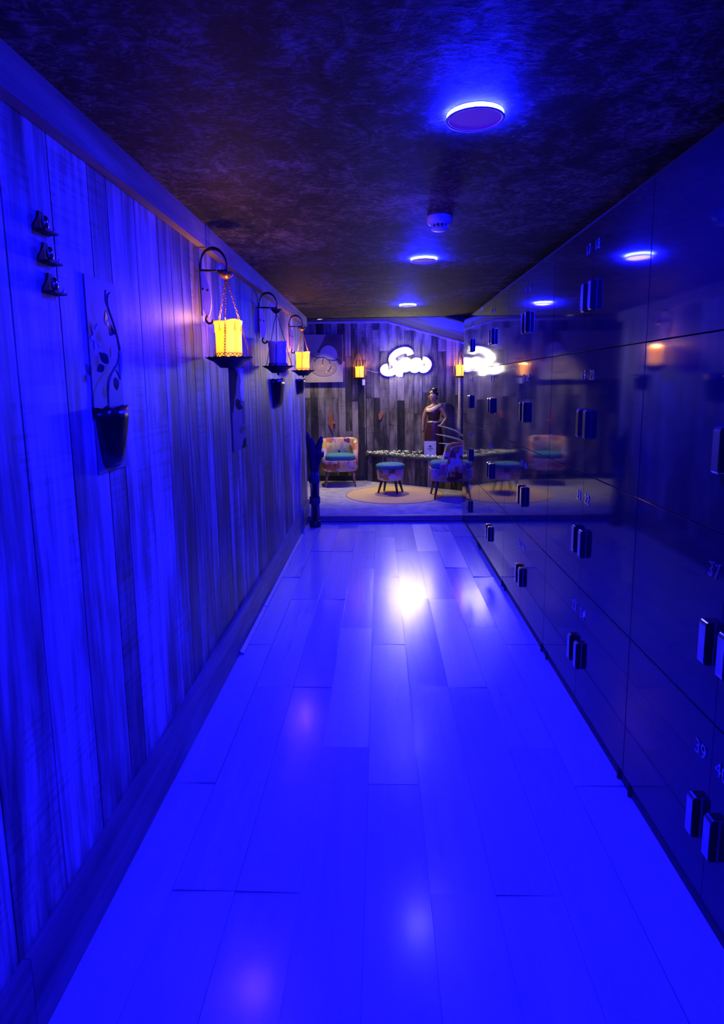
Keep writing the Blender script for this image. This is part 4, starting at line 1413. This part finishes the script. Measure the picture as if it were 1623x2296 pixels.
# neon script sign
t = thing('neon_sign', 'glowing warm white neon script sign reading Spa on the lounge wall', 'sign', (0, BACK - 0.012, 0))
strokes = {
 'S': [(0.467, 1.975), (0.448, 2.022), (0.392, 2.045), (0.307, 2.030), (0.232, 1.987), (0.190, 1.937), (0.192, 1.886), (0.240, 1.838), (0.249, 1.773), (0.192, 1.722), (0.116, 1.709), (0.060, 1.738), (0.068, 1.785), (0.127, 1.800)],
 'p': [(0.335, 1.884), (0.316, 1.791), (0.294, 1.655)],
 'p2': [(0.320, 1.800), (0.349, 1.868), (0.408, 1.886), (0.444, 1.852), (0.437, 1.792), (0.384, 1.764), (0.325, 1.778)],
 'a': [(0.606, 1.868), (0.545, 1.884), (0.489, 1.844), (0.482, 1.785), (0.524, 1.752), (0.578, 1.782), (0.606, 1.850), (0.612, 1.890)],
 'a2': [(0.606, 1.850), (0.616, 1.782), (0.660, 1.750), (0.712, 1.778), (0.735, 1.835), (0.700, 1.885), (0.648, 1.902)],
}
bt = bmesh.new(); bb = bmesh.new()
for i, (k, pts) in enumerate(strokes.items()):
    P = catmull([(x, -0.040, z) for x, z in pts], 7)
    tube(bt, P, 0.0145, 8)
    P2 = catmull([(x, -0.012 - 0.0007 * i, z) for x, z in pts], 7)
    tube(bb, P2, 0.052, 14, flat=(Vector((0, 1, 0)), 0.07))
obj('tube', bt, M['neon'], t, True)
obj('halo_backing', bb, M['acrylic'], t, True)  # plate added behind the tubes so their light spreads into a halo
bm = bmesh.new()
for x, z in ((0.12, 1.72), (0.40, 2.03), (0.30, 1.70), (0.71, 1.80), (0.50, 1.80)): cone(bm, (x, 0.0115, z), (x, -0.012, z), 0.008, 0.008, 10)
obj('standoffs', bm, M['chrome'], t, True)
bm = bmesh.new(); tube(bm, catmull([(0.06, -0.010, 1.735), (-0.03, 0.006, 1.722), (-0.12, 0.007, 1.735), (-0.19, 0.006, 1.752), (-0.22, 0.006, 1.60), (-0.225, 0.006, 0.60)], 8), 0.003, 6)
obj('power_lead', bm, M['wire'], t, True)

# orange wall ornaments
t = thing('wall_ornament', 'tall orange leaf-like ornament on the lounge wall above the left chair', 'ornament', (-0.746, BACK - 0.001, 1.0))
bm = bmesh.new()
prism(bm, [(-0.010, 0.19), (0.004, 0.10), (0.016, 0.05), (0.026, 0.0), (0.050, -0.02), (0.066, -0.045), (0.030, -0.05), (0.028, -0.10), (0.012, -0.16), (0.03, -0.20), (0.0, -0.15), (-0.022, -0.09), (-0.046, -0.04), (-0.034, 0.02), (-0.042, 0.08), (-0.022, 0.10)], 0.018, lambda u, v, d: (u, -d, v))
obj('body', bm, M['orange'], t, bevel=0.004)
bm = bmesh.new(); tube(bm, catmull([(-0.010, -0.019, 0.18), (0.0, -0.021, 0.05), (-0.004, -0.021, -0.06), (0.010, -0.019, -0.15)], 5), 0.004, 6)
obj('rib', bm, M['orange'], t, True)
t = thing('wall_ornament', 'small orange pronged ornament on the lounge wall below the neon sign', 'ornament', (0.008, BACK - 0.001, 1.07))
bm = bmesh.new()
prism(bm, [(-0.030, 0.03), (-0.018, 0.02), (-0.006, 0.072), (0.010, 0.066), (0.012, 0.01), (0.036, 0.032), (0.046, 0.022), (0.026, -0.02), (0.004, -0.052), (-0.016, -0.074), (-0.026, -0.040)], 0.016, lambda u, v, d: (u, -d, v))
obj('body', bm, M['orange'], t, bevel=0.003)
